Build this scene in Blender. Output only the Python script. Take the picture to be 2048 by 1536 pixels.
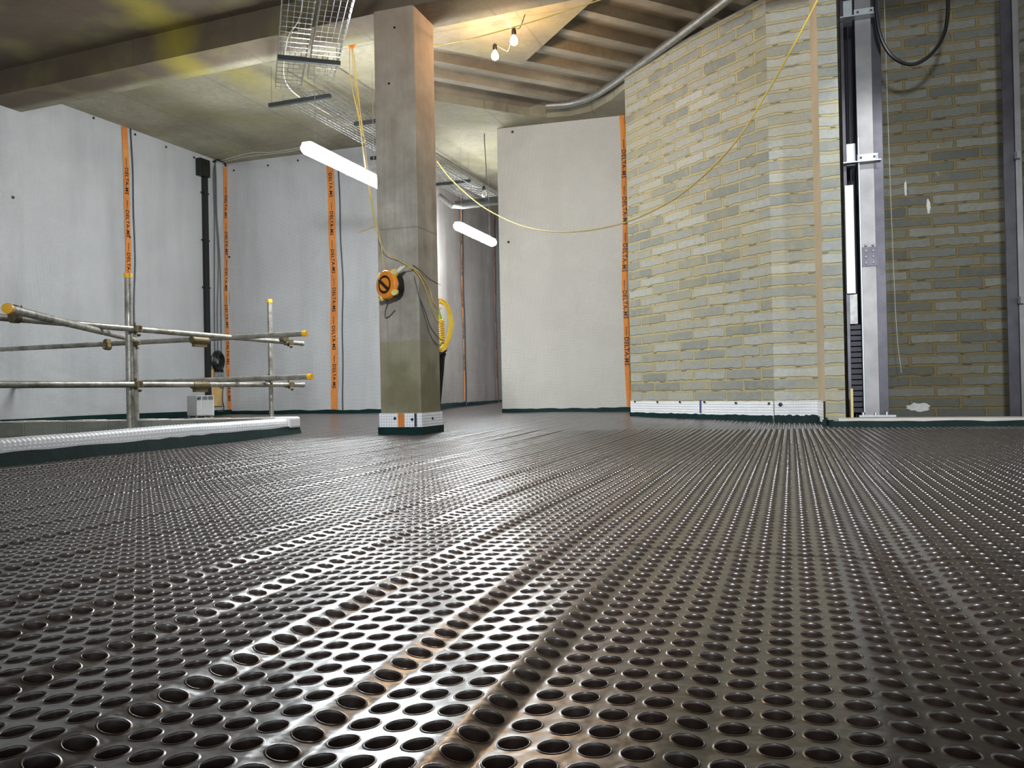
import bpy, math, random
import numpy as np
from mathutils import Vector, Matrix
random.seed(7); rng = np.random.default_rng(5)
for o in list(bpy.data.objects): bpy.data.objects.remove(o)
C = bpy.context.scene.collection
scn = bpy.context.scene

# ------------------------------------------------------------------ camera
F = 1650.0; H = 0.36
PIT = 13.0/F; ROLL = 0.02
_f = Vector((0, math.cos(PIT), math.sin(PIT)))
_r0 = Vector((1, 0, 0)); _u0 = _r0.cross(_f)
_r = (_r0*math.cos(ROLL) - _u0*math.sin(ROLL)).normalized()
_u = (_r0*math.sin(ROLL) + _u0*math.cos(ROLL)).normalized()
CAM = Vector((0, 0, H))
cd = bpy.data.cameras.new('camera'); cam = bpy.data.objects.new('camera', cd); C.objects.link(cam)
cd.sensor_width = 36; cd.lens = F/2048*36; cd.clip_start = 0.02; cd.clip_end = 100
m = Matrix((( _r.x, _u.x, -_f.x, 0), (_r.y, _u.y, -_f.y, 0), (_r.z, _u.z, -_f.z, H), (0, 0, 0, 1)))
cam.matrix_world = m
scn.camera = cam

def ray(px, py): return _f + _r*((px-1024)/F) + _u*((768-py)/F)
def P(px, py, Y):
    d = ray(px, py); return CAM + d*(Y/d.y)
def G(px, py, z=0.0):
    d = ray(px, py); return CAM + d*((z-H)/d.z)
def ceil_pt(px, py, z): return G(px, py, z)
def PX(px, Y):            # plan point for a column of the picture near the horizon
    p = P(px, 801.5-0.02*px, Y); return (p.x, p.y)
def Zat(px, py, Y): return P(px, py, Y).z

# ------------------------------------------------------------------ world / light / exposure
w = bpy.data.worlds.new('world'); scn.world = w; w.use_nodes = True
bg = w.node_tree.nodes['Background']; bg.inputs[0].default_value = (0.93, 0.95, 1.0, 1); bg.inputs[1].default_value = 0.31
scn.view_settings.view_transform = 'Standard'; scn.view_settings.look = 'None'
scn.view_settings.gamma = 1; scn.view_settings.use_curve_mapping = False
scn.view_settings.exposure = 0.97

def lamp(kind, name, loc, power, col, **kw):
    l = bpy.data.lights.new(name, kind); l.energy = power; l.color = col
    for k, v in kw.items(): setattr(l, k, v)
    o = bpy.data.objects.new(name, l); o.location = loc; C.objects.link(o); return o
def aim(o, tgt):
    o.rotation_euler = (Vector(tgt)-o.location).to_track_quat('-Z', 'Y').to_euler()
COOL = (0.90, 0.96, 1.0)
# added out-of-view fill floodlights behind and beside the camera, standing in for site lighting
a = lamp('SPOT', 'fill_floodlight', (0.0, -1.4, 2.35), 1050, COOL, spot_size=1.42, spot_blend=1.0, shadow_soft_size=0.25); aim(a, (1.4, 7.5, 1.0))
a = lamp('SPOT', 'fill_floodlight', (-4.6, 4.2, 2.6), 60, COOL, spot_size=2.6, spot_blend=1.0, shadow_soft_size=0.3); aim(a, (-5.4, 9.5, 0.3))
s = lamp('SPOT', 'shaft_site_spotlight', (3.0, 5.4, 3.15), 38, (0.95, 0.98, 1.0), spot_size=1.3, spot_blend=0.5, shadow_soft_size=0.05); aim(s, (3.3, 7.3, 1.6))

# ------------------------------------------------------------------ materials
def lin(c): return tuple(((x/255)/12.92 if x/255 <= .04045 else ((x/255+.055)/1.055)**2.4) for x in c)
class NT:
    def __init__(s, name):
        s.m = bpy.data.materials.new(name); s.m.use_nodes = True
        s.n = s.m.node_tree.nodes; s.l = s.m.node_tree.links
        s.b = s.n['Principled BSDF']
    def node(s, t, **kw):
        n = s.n.new(t)
        for k, v in kw.items():
            if k.startswith('i_'):
                key = k[2:]; key = int(key) if key.isdigit() else key.replace('_', ' ')
                n.inputs[key].default_value = v
            else: setattr(n, k, v)
        return n
    def link(s, a, b): s.l.new(a, b)
    def coord(s, what='Object'):
        return s.node('ShaderNodeTexCoord').outputs[what]
    def geo(s): return s.node('ShaderNodeNewGeometry').outputs['Position']
    def noise(s, vec, scale, detail=4, rough=.55, dist=0):
        n = s.node('ShaderNodeTexNoise'); n.inputs['Scale'].default_value = scale; n.inputs['Detail'].default_value = detail
        n.inputs['Roughness'].default_value = rough; n.inputs['Distortion'].default_value = dist
        s.link(vec, n.inputs['Vector']); return n.outputs['Fac']
    def mapping(s, vec, scale=(1, 1, 1), rot=(0, 0, 0), loc=(0, 0, 0)):
        n = s.node('ShaderNodeMapping'); n.inputs['Scale'].default_value = scale; n.inputs['Rotation'].default_value = rot; n.inputs['Location'].default_value = loc
        s.link(vec, n.inputs['Vector']); return n.outputs[0]
    def ramp(s, fac, stops):
        n = s.node('ShaderNodeValToRGB'); e = n.color_ramp.elements
        while len(e) < len(stops): e.new(0.5)
        for i, (p, c) in enumerate(stops):
            e[i].position = p; e[i].color = (c[0], c[1], c[2], 1) if not isinstance(c, (int, float)) else (c, c, c, 1)
        s.link(fac, n.inputs[0]); return n.outputs[0]
    def mix(s, fac, a, b, mode='MIX'):
        n = s.node('ShaderNodeMix', data_type='RGBA', blend_type=mode)
        for v, i in ((fac, 0), (a, 6), (b, 7)):
            if hasattr(v, 'links') or hasattr(v, 'is_linked'): s.link(v, n.inputs[i])
            elif isinstance(v, (int, float)): n.inputs[i].default_value = v
            else: n.inputs[i].default_value = (v[0], v[1], v[2], 1)
        return n.outputs[2]
    def math(s, op, a, b=0.0, c=None):
        n = s.node('ShaderNodeMath', operation=op)
        for v, i in ((a, 0), (b, 1), (c, 2)):
            if v is None: continue
            if isinstance(v, (int, float)): n.inputs[i].default_value = v
            else: s.link(v, n.inputs[i])
        return n.outputs[0]
    def sep(s, v):
        n = s.node('ShaderNodeSeparateXYZ'); s.link(v, n.inputs[0]); return n.outputs
    def bump(s, h, dist, strength=1.0, normal=None):
        n = s.node('ShaderNodeBump'); n.inputs['Strength'].default_value = strength; n.inputs['Distance'].default_value = dist
        s.link(h, n.inputs['Height'])
        if normal is not None: s.link(normal, n.inputs['Normal'])
        return n.outputs[0]
    def out(s, col=None, rough=None, normal=None, metal=None, spec=None):
        for v, k in ((col, 'Base Color'), (rough, 'Roughness'), (normal, 'Normal'), (metal, 'Metallic'), (spec, 'Specular IOR Level')):
            if v is None: continue
            if isinstance(v, (int, float)): s.b.inputs[k].default_value = v
            elif isinstance(v, tuple): s.b.inputs[k].default_value = (v[0], v[1], v[2], 1)
            else: s.link(v, s.b.inputs[k])
        return s.m

def simple(name, rgb, rough=.6, metal=0., var=.15, scale=12, bump=0.0, spec=None):
    t = NT(name); c = lin(rgb); n = t.noise(t.geo(), scale, 5)
    lo = tuple(x*(1-var) for x in c); hi = tuple(min(1, x*(1+var)) for x in c)
    col = t.ramp(n, [(.3, lo), (.7, hi)])
    return t.out(col, rough, t.bump(n, bump) if bump else None, metal, spec)

def concrete(name, lo, hi, stain=None, stain_amt=.5, streak=False, rough=.85):
    t = NT(name); g = t.geo()
    n1 = t.noise(g, 1.1, 6, .6); n2 = t.noise(g, 18, 6, .7)
    c = t.mix(t.ramp(n1, [(.35, 0.), (.68, 1.)]), lin(lo), lin(hi))
    c = t.mix(t.ramp(n2, [(.3, 0.), (.75, .35)]), c, lin(tuple(max(0, x-22) for x in lo)))
    if stain:
        n3 = t.noise(t.mapping(g, (.5, .9, 2.)), 1.3, 5, .6)
        c = t.mix(t.ramp(n3, [(.48, 0.), (.66, stain_amt)]), c, lin(stain))
    if streak:
        n4 = t.noise(t.mapping(g, (14, 14, .7)), 1.5, 4, .6)
        c = t.mix(t.ramp(n4, [(.45, 0.), (.75, .4)]), c, lin(tuple(max(0, x-35) for x in lo)))
    v = t.node('ShaderNodeTexVoronoi', i_Scale=38.0); t.link(g, v.inputs['Vector'])
    pits = t.ramp(v.outputs['Distance'], [(.02, 0.), (.09, 1.)])
    h = t.math('ADD', t.math('MULTIPLY', n2, .6), t.math('MULTIPLY', pits, .25))
    return t.out(c, rough, t.bump(h, .006))

M = {}
M['ceil'] = concrete('cast_concrete_ceiling', (118, 110, 92), (152, 146, 122), (120, 118, 70), .45)
# the wide yellowish spray stain over the slab and beam
def ceiling_mat():
    t = NT('board_marked_concrete_slab'); g = t.geo(); o = t.sep(g)
    n1 = t.noise(g, .9, 6, .6, .4); n2 = t.noise(g, 14, 6, .7)
    c = t.mix(t.ramp(n1, [(.35, 0.), (.68, 1.)]), lin((128, 122, 102)), lin((172, 166, 144)))
    c = t.mix(t.ramp(n2, [(.35, 0.), (.75, .35)]), c, lin((84, 78, 64)))
    # plywood sheet joints
    r = t.mapping(g, (1, 1, 1), (0, 0, .34)); q = t.sep(r)
    j1 = t.math('PINGPONG', q[0], .61); j2 = t.math('PINGPONG', q[1], 1.22)
    jm = t.math('MAXIMUM', t.ramp(j1, [(.0, 1.), (.018, 0.)]), t.ramp(j2, [(.0, 1.), (.018, 0.)]))
    c = t.mix(t.math('MULTIPLY', jm, .35), c, lin((58, 54, 44)))
    # sprayed yellow band: runs away from the camera over beam and slab
    qa = G(285, 10, 3.88); qb = G(640, 265, 3.88); dd = (qb-qa).normalized(); nx, ny = dd.y, -dd.x; cc_ = qa.x*nx+qa.y*ny
    s1 = t.math('ADD', t.math('MULTIPLY', o[0], nx), t.math('MULTIPLY', o[1], ny)); s1 = t.math('SUBTRACT', t.math('ADD', s1, t.math('MULTIPLY', t.noise(g, 2.2, 4), .5)), cc_+.25)
    band = t.ramp(t.math('ABSOLUTE', s1, 0), [(.0, 1.), (.10, .8), (.36, 0.)])
    lim = t.math('MULTIPLY', t.ramp(t.math('DIVIDE', o[1], 10.), [(.66, 0.), (.72, 1.)]), t.ramp(t.math('DIVIDE', o[1], 10.), [(.86, 1.), (1., .0)]))
    near = t.ramp(t.math('DIVIDE', t.math('ADD', o[1], t.math('MULTIPLY', o[0], .4)), 10.), [(.69, 1.), (.70, 0.)])  # shade painted in: slab and beam made darker brown on the camera side
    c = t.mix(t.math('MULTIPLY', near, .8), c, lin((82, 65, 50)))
    c = t.mix(t.math('MULTIPLY', t.math('MULTIPLY', band, lim), .6), c, lin((166, 152, 36)))
    n3 = t.noise(g, 1.7, 3, .5)
    c = t.mix(t.ramp(n3, [(.5, 0.), (.7, .3)]), c, lin((150, 146, 84)))
    return t.out(c, .85, t.bump(n2, .004))
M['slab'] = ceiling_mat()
M['beam'] = concrete('cast_concrete_beam', (84, 70, 56), (108, 94, 76), (60, 50, 40), .6)
M['rib'] = concrete('precast_ribs', (128, 120, 104), (170, 160, 140), (84, 74, 60), .6)
def column_mat():
    t = NT('column_concrete'); g = t.geo(); o = t.sep(g)
    n1 = t.noise(g, 3.0, 6, .6); n2 = t.noise(g, 30, 6, .7)
    c = t.mix(t.ramp(n1, [(.35, 0.), (.68, 1.)]), lin((132, 126, 114)), lin((172, 166, 154)))
    n4 = t.noise(t.mapping(g, (22, 22, .8)), 1.2, 4, .6)
    c = t.mix(t.ramp(n4, [(.48, 0.), (.75, .35)]), c, lin((96, 88, 78)))
    up = t.ramp(t.math('DIVIDE', o[2], 4.), [(.50, 0.), (.86, .55)])
    c = t.mix(up, c, lin((156, 132, 106)))
    # damp olive band near the foot with a ragged upper edge, pour joint above
    zz = t.math('ADD', o[2], t.math('MULTIPLY', t.noise(g, 9, 4), .05))
    low = t.ramp(t.math('DIVIDE', zz, 4.), [(.2035, 1.), (.2075, 0.)])
    c = t.mix(t.math('MULTIPLY', low, .6), c, lin((128, 122, 90)))
    patch = t.ramp(t.noise(t.mapping(g, (1, 1, .8)), 2.6, 3), [(.42, 0.), (.6, 1.)])
    low2 = t.ramp(t.math('DIVIDE', zz, 4.), [(.155, 1.), (.185, 0.)])
    c = t.mix(t.math('MULTIPLY', t.math('MULTIPLY', low2, patch), .6), c, lin((92, 88, 54)))
    j = t.ramp(t.math('ABSOLUTE', t.math('SUBTRACT', o[2], 1.745), 0), [(.0, 1.), (.012, 0.)])
    c = t.mix(t.math('MULTIPLY', j, .5), c, lin((92, 88, 78)))
    j = t.ramp(t.math('ABSOLUTE', t.math('SUBTRACT', o[2], 1.05), 0), [(.0, 1.), (.004, 0.)])
    c = t.mix(t.math('MULTIPLY', j, .25), c, lin((92, 88, 78)))
    return t.out(c, .8, t.bump(n2, .004))
M['column'] = column_mat()

def membrane(name, base, dark, cell=.016, bumpd=.004, streaks=.5, rough=.33):
    t = NT(name); uv = t.coord('UV'); g = t.geo()
    r = t.mapping(uv, (1/cell, 1/cell, 1), (0, 0, math.radians(45))); q = t.sep(r)
    sx = t.math('SINE', t.math('MULTIPLY', q[0], math.pi*2)); sy = t.math('SINE', t.math('MULTIPLY', q[1], math.pi*2))
    h = t.math('MULTIPLY', sx, sy)
    n1 = t.noise(g, .8, 5, .6); n2 = t.noise(t.mapping(uv, (2.2, .28, 1)), 1., 5, .6); n3 = t.noise(g, 5, 5)
    c = t.mix(t.ramp(n1, [(.35, 0.), (.7, .6)]), lin(base), lin(dark))
    c = t.mix(t.ramp(n2, [(.47, 0.), (.72, streaks)]), c, lin(tuple(x*.80 for x in dark)))
    c = t.mix(t.ramp(n3, [(.5, 0.), (.8, .25)]), c, lin((190, 195, 198)))
    c = t.mix(t.math('MULTIPLY', t.ramp(h, [(.0, 1.), (.6, 0.)]), .12), c, lin(tuple(x*.7 for x in dark)))
    # large scale sag
    b1 = t.bump(n2, .03, .3)
    b2 = t.bump(h, bumpd, .8, b1)
    return t.out(c, rough, b2, 0, .4)
M['mem_l'] = membrane('grey_dimple_membrane', (206, 208, 210), (178, 180, 182), streaks=.35)
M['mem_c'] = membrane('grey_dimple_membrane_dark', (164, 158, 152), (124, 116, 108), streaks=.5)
M['mem_r'] = membrane('pale_dimple_membrane', (208, 206, 200), (186, 184, 178), cell=.022, streaks=.15)
M['skirt'] = membrane('white_dimple_membrane', (232, 234, 236), (210, 213, 218), cell=.034, bumpd=.003, streaks=.0, rough=.35)
M['kerbw'] = simple('white_dimple_sheet_plain', (232, 233, 236), .4, 0, .05, 5)
def tape():
    t = NT('orange_printed_membrane'); uv = t.coord('UV')
    r = t.mapping(uv, (1/.024, 1/.024, 1), (0, 0, math.radians(45))); q = t.sep(r)
    h = t.math('MULTIPLY', t.math('SINE', t.math('MULTIPLY', q[0], 6.283)), t.math('SINE', t.math('MULTIPLY', q[1], 6.283)))
    n = t.noise(t.geo(), 3, 4)
    c = t.mix(t.ramp(n, [(.35, 0.), (.7, 1.)]), lin((244, 152, 66)), lin((216, 128, 62)))
    c = t.mix(t.ramp(h, [(.2, 0.), (.6, .45)]), c, lin((240, 186, 118)))
    return t.out(c, .45, t.bump(h, .005))
M['tape'] = tape()
M['print'] = simple('black_print', (28, 20, 16), .5)
M['green'] = simple('dark_green_sealing_tape', (8, 38, 36), .6, bump=.004, scale=9, var=.3, spec=.2)
M['cord'] = simple('dark_butyl_cord', (44, 50, 58), .5)
M['plug'] = simple('black_plastic', (18, 18, 18), .4)

def brick(name, lo, hi, mortar, mort2, bw=.44, rh=.105, ms=.015, dark=0):
    t = NT(name); uv = t.coord('UV'); g = t.geo()
    nz = t.node('ShaderNodeTexNoise', i_Scale=11.0, i_Detail=3.0); t.link(g, nz.inputs['Vector'])
    sub = t.node('ShaderNodeVectorMath', operation='SUBTRACT'); t.link(nz.outputs['Color'], sub.inputs[0]); sub.inputs[1].default_value = (.5, .5, .5)
    sc = t.node('ShaderNodeVectorMath', operation='SCALE'); t.link(sub.outputs[0], sc.inputs[0]); sc.inputs['Scale'].default_value = .034
    ad = t.node('ShaderNodeVectorMath', operation='ADD'); t.link(uv, ad.inputs[0]); t.link(sc.outputs[0], ad.inputs[1])
    b = t.node('ShaderNodeTexBrick', offset=.5, squash=1.0); t.link(ad.outputs[0], b.inputs['Vector'])
    b.inputs['Scale'].default_value = 1; b.inputs['Brick Width'].default_value = bw; b.inputs['Row Height'].default_value = rh
    b.inputs['Mortar Size'].default_value = ms; b.inputs['Mortar Smooth'].default_value = .35; b.inputs['Bias'].default_value = 0
    b.inputs['Color1'].default_value = (0, 0, 0, 1); b.inputs['Color2'].default_value = (1, 1, 1, 1); b.inputs['Mortar'].default_value = (.5, .5, .5, 1)
    n2 = t.noise(g, 26, 6, .7); n1 = t.noise(g, 1.4, 5, .6); n3 = t.noise(g, 7, 5, .65)
    c = t.mix(b.outputs['Color'], lin(lo), lin(hi))
    c = t.mix(t.ramp(n2, [(.35, 0.), (.75, .3)]), c, lin(tuple(x*.6 for x in lo)))
    mc = t.mix(n3, lin(mortar), lin(mort2))
    # mortar smeared over faces
    c = t.mix(t.ramp(n3, [(.5, 0.), (.68, .55)]), c, mc)
    c = t.mix(t.ramp(n1, [(.5, 0.), (.7, .4)]), c, lin(mortar))
    c = t.mix(t.ramp(b.outputs['Fac'], [(.1, 0.), (.7, 1.)]), c, mc)
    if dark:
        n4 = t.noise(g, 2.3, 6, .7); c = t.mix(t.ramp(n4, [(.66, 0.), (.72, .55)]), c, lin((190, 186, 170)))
    # black gaps under some beds
    n5 = t.noise(t.mapping(uv, (6, 9.5, 1)), 1., 2)
    row = t.math('PINGPONG', t.math('ADD', t.sep(ad.outputs[0])[1], 0.0), rh/2)
    gap = t.math('MULTIPLY', t.ramp(t.math('MULTIPLY', row, 20.), [(.03, 1.), (.075, 0.)]), t.ramp(n5, [(.56, 0.), (.60, 1.)]))
    c = t.mix(t.math('MULTIPLY', gap, .85), c, lin((30, 28, 22)))
    h = t.math('ADD', t.math('MULTIPLY', t.math('SUBTRACT', 1., b.outputs['Fac']), 1.), t.math('MULTIPLY', n2, .35))
    h = t.math('ADD', h, t.math('MULTIPLY', n3, .6)); h = t.math('SUBTRACT', h, gap)
    h = t.math('ADD', h, t.math('MULTIPLY', b.outputs['Color'], .35))
    return t.out(c, .88, t.bump(h, .012, .9))
M['brick'] = brick('pale_blockwork', (122, 126, 120), (164, 166, 158), (150, 142, 104), (166, 154, 118))
M['brick1'] = brick('pale_blockwork_single', (152, 156, 150), (192, 194, 186), (172, 162, 124), (188, 176, 140), bw=3.0)
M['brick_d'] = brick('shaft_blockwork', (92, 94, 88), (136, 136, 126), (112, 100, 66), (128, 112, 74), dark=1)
M['block'] = brick('grey_block_upstand', (122, 124, 116), (152, 154, 146), (140, 138, 120), (150, 148, 132), bw=.45, rh=.225)
M['mortar'] = concrete('mortar_dab', (170, 156, 128), (196, 176, 150))
M['plaster'] = concrete('white_sill_render', (214, 208, 200), (236, 226, 214))
M['galv'] = simple('galvanised_steel', (140, 140, 136), .45, .7, .25, 20)
M['wire'] = simple('bright_zinc_wire', (200, 202, 204), .22, 1., .1, 20)
M['zinc'] = simple('zinc_plate', (176, 182, 184), .45, .6, .1, 9)
M['steel_d'] = simple('dark_mill_steel', (74, 72, 78), .4, .7, .2, 8)
M['steel'] = simple('guide_rail_steel', (128, 126, 126), .45, .7, .15, 6)
M['channel'] = simple('black_channel', (46, 50, 50), .5, .3)
M['coupler'] = simple('rusty_scaffold_coupler', (104, 92, 66), .55, .5, .4, 40, .003)
def tubemat():
    t = NT('weathered_scaffold_tube'); g = t.geo(); n = t.noise(g, 7, 6, .7); n2 = t.noise(g, 45, 4)
    c = t.mix(t.ramp(n, [(.4, 0.), (.65, 1.)]), lin((168, 166, 158)), lin((116, 112, 98)))
    c = t.mix(t.ramp(n2, [(.55, 0.), (.75, .6)]), c, lin((92, 84, 66)))
    return t.out(c, t.ramp(n, [(.3, .3), (.7, .6)]), t.bump(n2, .001), .55)
M['tube'] = tubemat()
M['ycap'] = simple('yellow_plastic', (236, 176, 26), .4, 0, .08)
M['ycable'] = simple('yellow_cable', (206, 178, 92), .45, 0, .1)
M['ycoil'] = simple('bright_yellow_cable', (226, 190, 50), .4, 0, .1)
M['gcable'] = simple('grey_cable', (70, 78, 76), .5)
M['wcable'] = simple('white_cable', (206, 204, 190), .5)
M['bcable'] = simple('black_cable', (18, 18, 20), .38)
M['orange'] = simple('orange_plastic', (226, 136, 34), .42, 0, .12)
M['cream'] = simple('cream_socket', (214, 196, 120), .45)
M['heater'] = simple('painted_white_steel', (206, 208, 206), .45, 0, .04)
M['grille'] = simple('grey_grille', (120, 124, 126), .5)
M['ply'] = simple('plywood_board', (196, 162, 108), .7, 0, .15, 6)
M['hivis'] = simple('high_visibility_cloth', (196, 222, 40), .7, 0, .1)
M['silver'] = simple('reflective_tape', (150, 170, 160), .4)
M['trouser'] = simple('black_cloth', (22, 22, 24), .85)
M['skin'] = simple('skin', (190, 140, 112), .55)
M['hair'] = simple('dark_hair', (40, 28, 20), .6)
M['pitdark'] = concrete('pit_concrete', (70, 68, 60), (92, 90, 80))
M['cw'] = simple('dark_counterweight_plate', (40, 38, 46), .45, .5)
def emit(name, col, st, base=(1, 1, 1)):
    t = NT(name); t.b.inputs['Emission Color'].default_value = (*col, 1); t.b.inputs['Emission Strength'].default_value = st
    return t.out(base, .4)
M['tube_on'] = emit('lit_fluorescent_diffuser', (0.92, 0.97, 1.0), 112)
M['bulb_on'] = emit('lit_bulb_glass', (1.0, 0.60, 0.30), 260)
def glass(name):
    t = NT(name); t.b.inputs['Transmission Weight'].default_value = .9; t.b.inputs['IOR'].default_value = 1.3
    return t.out((.9, .9, .85), .1)
M['bulb_off'] = glass('clear_bulb_glass')
def floormat():
    t = NT('brown_cuspated_plastic'); t.b.inputs['Coat Weight'].default_value = .6; t.b.inputs['Coat Roughness'].default_value = .22; g = t.geo()
    n = t.noise(g, 2.2, 6, .65); n2 = t.noise(g, 60, 5, .7); n3 = t.noise(g, 7, 5, .7)
    c = t.mix(t.ramp(n, [(.35, 0.), (.7, 1.)]), lin((42, 31, 25)), lin((52, 39, 32)))
    c = t.mix(t.ramp(n3, [(.5, 0.), (.75, .55)]), c, lin((50, 39, 31)))
    c = t.mix(t.ramp(n2, [(.55, 0.), (.8, .25)]), c, lin((70, 58, 48)))
    ro = t.ramp(n3, [(.3, .27), (.7, .40)])
    return t.out(c, ro, t.bump(n2, .0005, .6, t.bump(t.noise(g, 26, 2), .004, .8)), 0, 1.0)
M['floor'] = floormat()

# ------------------------------------------------------------------ mesh building
class MB:
    def __init__(s): s.v = []; s.f = []; s.uv = None; s.smooth = False
    def add(s, vs, fs):
        k = len(s.v); s.v += [tuple(v) for v in vs]; s.f += [tuple(i+k for i in f) for f in fs]; return s
    def box(s, c, h, ax=None):
        c = Vector(c); ax = ax or (Vector((1, 0, 0)), Vector((0, 1, 0)), Vector((0, 0, 1)))
        vs = [c+ax[0]*h[0]*i+ax[1]*h[1]*j+ax[2]*h[2]*k for i in (-1, 1) for j in (-1, 1) for k in (-1, 1)]
        return s.add(vs, [(0, 1, 3, 2), (4, 6, 7, 5), (0, 4, 5, 1), (2, 3, 7, 6), (0, 2, 6, 4), (1, 5, 7, 3)])
    def bar(s, a, b, w, h=None, up=Vector((0, 0, 1))):
        a = Vector(a); b = Vector(b); d = (b-a); L = d.length; d.normalize()
        x = d.cross(up)
        if x.length < 1e-3: x = d.cross(Vector((0, 1, 0)))
        x.normalize(); y = x.cross(d)
        return s.box((a+b)/2, (L/2, w/2, (h or w)/2), (d, x, y))
    def tube(s, pts, r, n=10, cap=True, closed=False):
        pts = [Vector(p) for p in pts]; rs = r if isinstance(r, (list, tuple)) else [r]*len(pts)
        N = len(pts); rings = []; prev = None
        for i, p in enumerate(pts):
            if closed: d = pts[(i+1) % N]-pts[i-1]
            else: d = pts[min(i+1, N-1)]-pts[max(i-1, 0)]
            if d.length < 1e-9: d = Vector((0, 0, 1))
            d.normalize()
            if prev is None:
                x = d.cross(Vector((0, 0, 1)))
                if x.length < .05: x = d.cross(Vector((0, 1, 0)))
            else: x = prev-d*prev.dot(d)
            x.normalize(); prev = x; y = d.cross(x)
            rings.append([p+(x*math.cos(2*math.pi*k/n)+y*math.sin(2*math.pi*k/n))*rs[i] for k in range(n)])
        vs = [v for R in rings for v in R]; fs = []
        for i in range(N if closed else N-1):
            j = (i+1) % N
            for k in range(n):
                fs.append((i*n+k, i*n+(k+1) % n, j*n+(k+1) % n, j*n+k))
        if cap and not closed: fs += [tuple(range(n-1, -1, -1)), tuple((N-1)*n+k for k in range(n))]
        s.smooth = True
        return s.add(vs, fs)
    def prism(s, poly, z0, z1):
        n = len(poly); vs = [(x, y, z0) for x, y in poly]+[(x, y, z1) for x, y in poly]
        ar = sum(poly[i][0]*poly[(i+1) % n][1]-poly[(i+1) % n][0]*poly[i][1] for i in range(n))
        fs = [tuple(range(n-1, -1, -1)), tuple(range(n, 2*n))]+[(i, (i+1) % n, n+(i+1) % n, n+i) for i in range(n)]
        if ar < 0: fs = [tuple(reversed(f)) for f in fs]
        return s.add(vs, fs)
    def lathe(s, prof, c=(0, 0, 0), axis=Vector((0, 0, 1)), n=20):
        axis = Vector(axis).normalized(); x = axis.orthogonal().normalized(); y = axis.cross(x); c = Vector(c)
        vs = []; fs = []
        for r, z in prof:
            for k in range(n):
                a = 2*math.pi*k/n; vs.append(c+axis*z+(x*math.cos(a)+y*math.sin(a))*max(r, 1e-4))
        for i in range(len(prof)-1):
            for k in range(n): fs.append((i*n+k, i*n+(k+1) % n, (i+1)*n+(k+1) % n, (i+1)*n+k))
        fs += [tuple(range(n-1, -1, -1)), tuple((len(prof)-1)*n+k for k in range(n))]
        s.smooth = True
        return s.add(vs, fs)

ORG = {}
def worg(o): return ORG.get(o.name, Vector((0, 0, 0)))
def obj(name, mb, mat, parent=None, origin=None, bevel=0, smooth=None, uvs=None):
    vs = mb.v
    if parent is not None and origin is None: og = worg(parent)
    elif origin is not None: og = Vector(origin)
    else:
        xs = [v[0] for v in vs]; ys = [v[1] for v in vs]; zs = [v[2] for v in vs]
        og = Vector(((min(xs)+max(xs))/2, (min(ys)+max(ys))/2, min(zs)))
    me = bpy.data.meshes.new(name)
    me.from_pydata([(v[0]-og.x, v[1]-og.y, v[2]-og.z) for v in vs], [], mb.f); me.update()
    if mat is not None: me.materials.append(M[mat] if isinstance(mat, str) else mat)
    uvl = me.uv_layers.new(name='UVMap')
    if mb.uv is not None:
        for li, l in enumerate(me.loops): uvl.data[li].uv = mb.uv[l.vertex_index]
    else:
        for p in me.polygons:
            n = p.normal
            if abs(n.z) > .7:
                for li in p.loop_indices:
                    co = me.vertices[me.loops[li].vertex_index].co+og; uvl.data[li].uv = (co.x, co.y)
            else:
                tx = Vector((-n.y, n.x, 0)).normalized()
                for li in p.loop_indices:
                    co = me.vertices[me.loops[li].vertex_index].co+og; uvl.data[li].uv = (co.dot(tx), co.z)
    sm = mb.smooth if smooth is None else smooth
    if sm:
        me.shade_smooth() if hasattr(me, 'shade_smooth') else None
        try: me.set_sharp_from_angle(angle=math.radians(40))
        except Exception: pass
    o = bpy.data.objects.new(name, me); C.objects.link(o)
    ORG[o.name] = og
    if parent is not None:
        o.parent = parent; o.location = og-worg(parent)
    else: o.location = og
    if bevel:
        b = o.modifiers.new('bevel', 'BEVEL'); b.width = bevel; b.segments = 2; b.limit_method = 'ANGLE'
    return o
def tag(o, label, cat, group=None):
    o['label'] = label; o['category'] = cat
    if group: o['group'] = group
    return o
def thing(name, label, cat, loc, group=None):
    o = bpy.data.objects.new(name, None); o.empty_display_size = .1; C.objects.link(o); o.location = loc
    ORG[o.name] = Vector(loc); return tag(o, label, cat, group)
def struct(name, mb, mat, parent=None, **kw):
    o = obj(name, mb, mat, parent, **kw)
    if parent is None: o['kind'] = 'structure'
    return o
def crom(pts, k=8):
    pts = [Vector(p) for p in pts]; q = [pts[0]*2-pts[1]]+pts+[pts[-1]*2-pts[-2]]; out = []
    for i in range(1, len(q)-2):
        for j in range(k):
            t = j/k; a, b, c, d = q[i-1], q[i], q[i+1], q[i+2]
            out.append(.5*((2*b)+(c-a)*t+(2*a-5*b+4*c-d)*t*t+(3*b-a-3*c+d)*t*t*t))
    return out+[pts[-1]]
def cable(name, pts, r, mat, label=None, cat='cable', group=None, parent=None, k=8, n=8):
    o = obj(name, MB().tube(crom(pts, k), r, n), mat, parent)
    if label: tag(o, label, cat, group)
    return o

U = Vector((.947, -.320, 0)); V = Vector((.320, .947, 0)); Zv = Vector((0, 0, 1))
def fz(x, y): return max(0.0, .015*(y-6.5)) if y > 6.5 else 0.0

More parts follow.
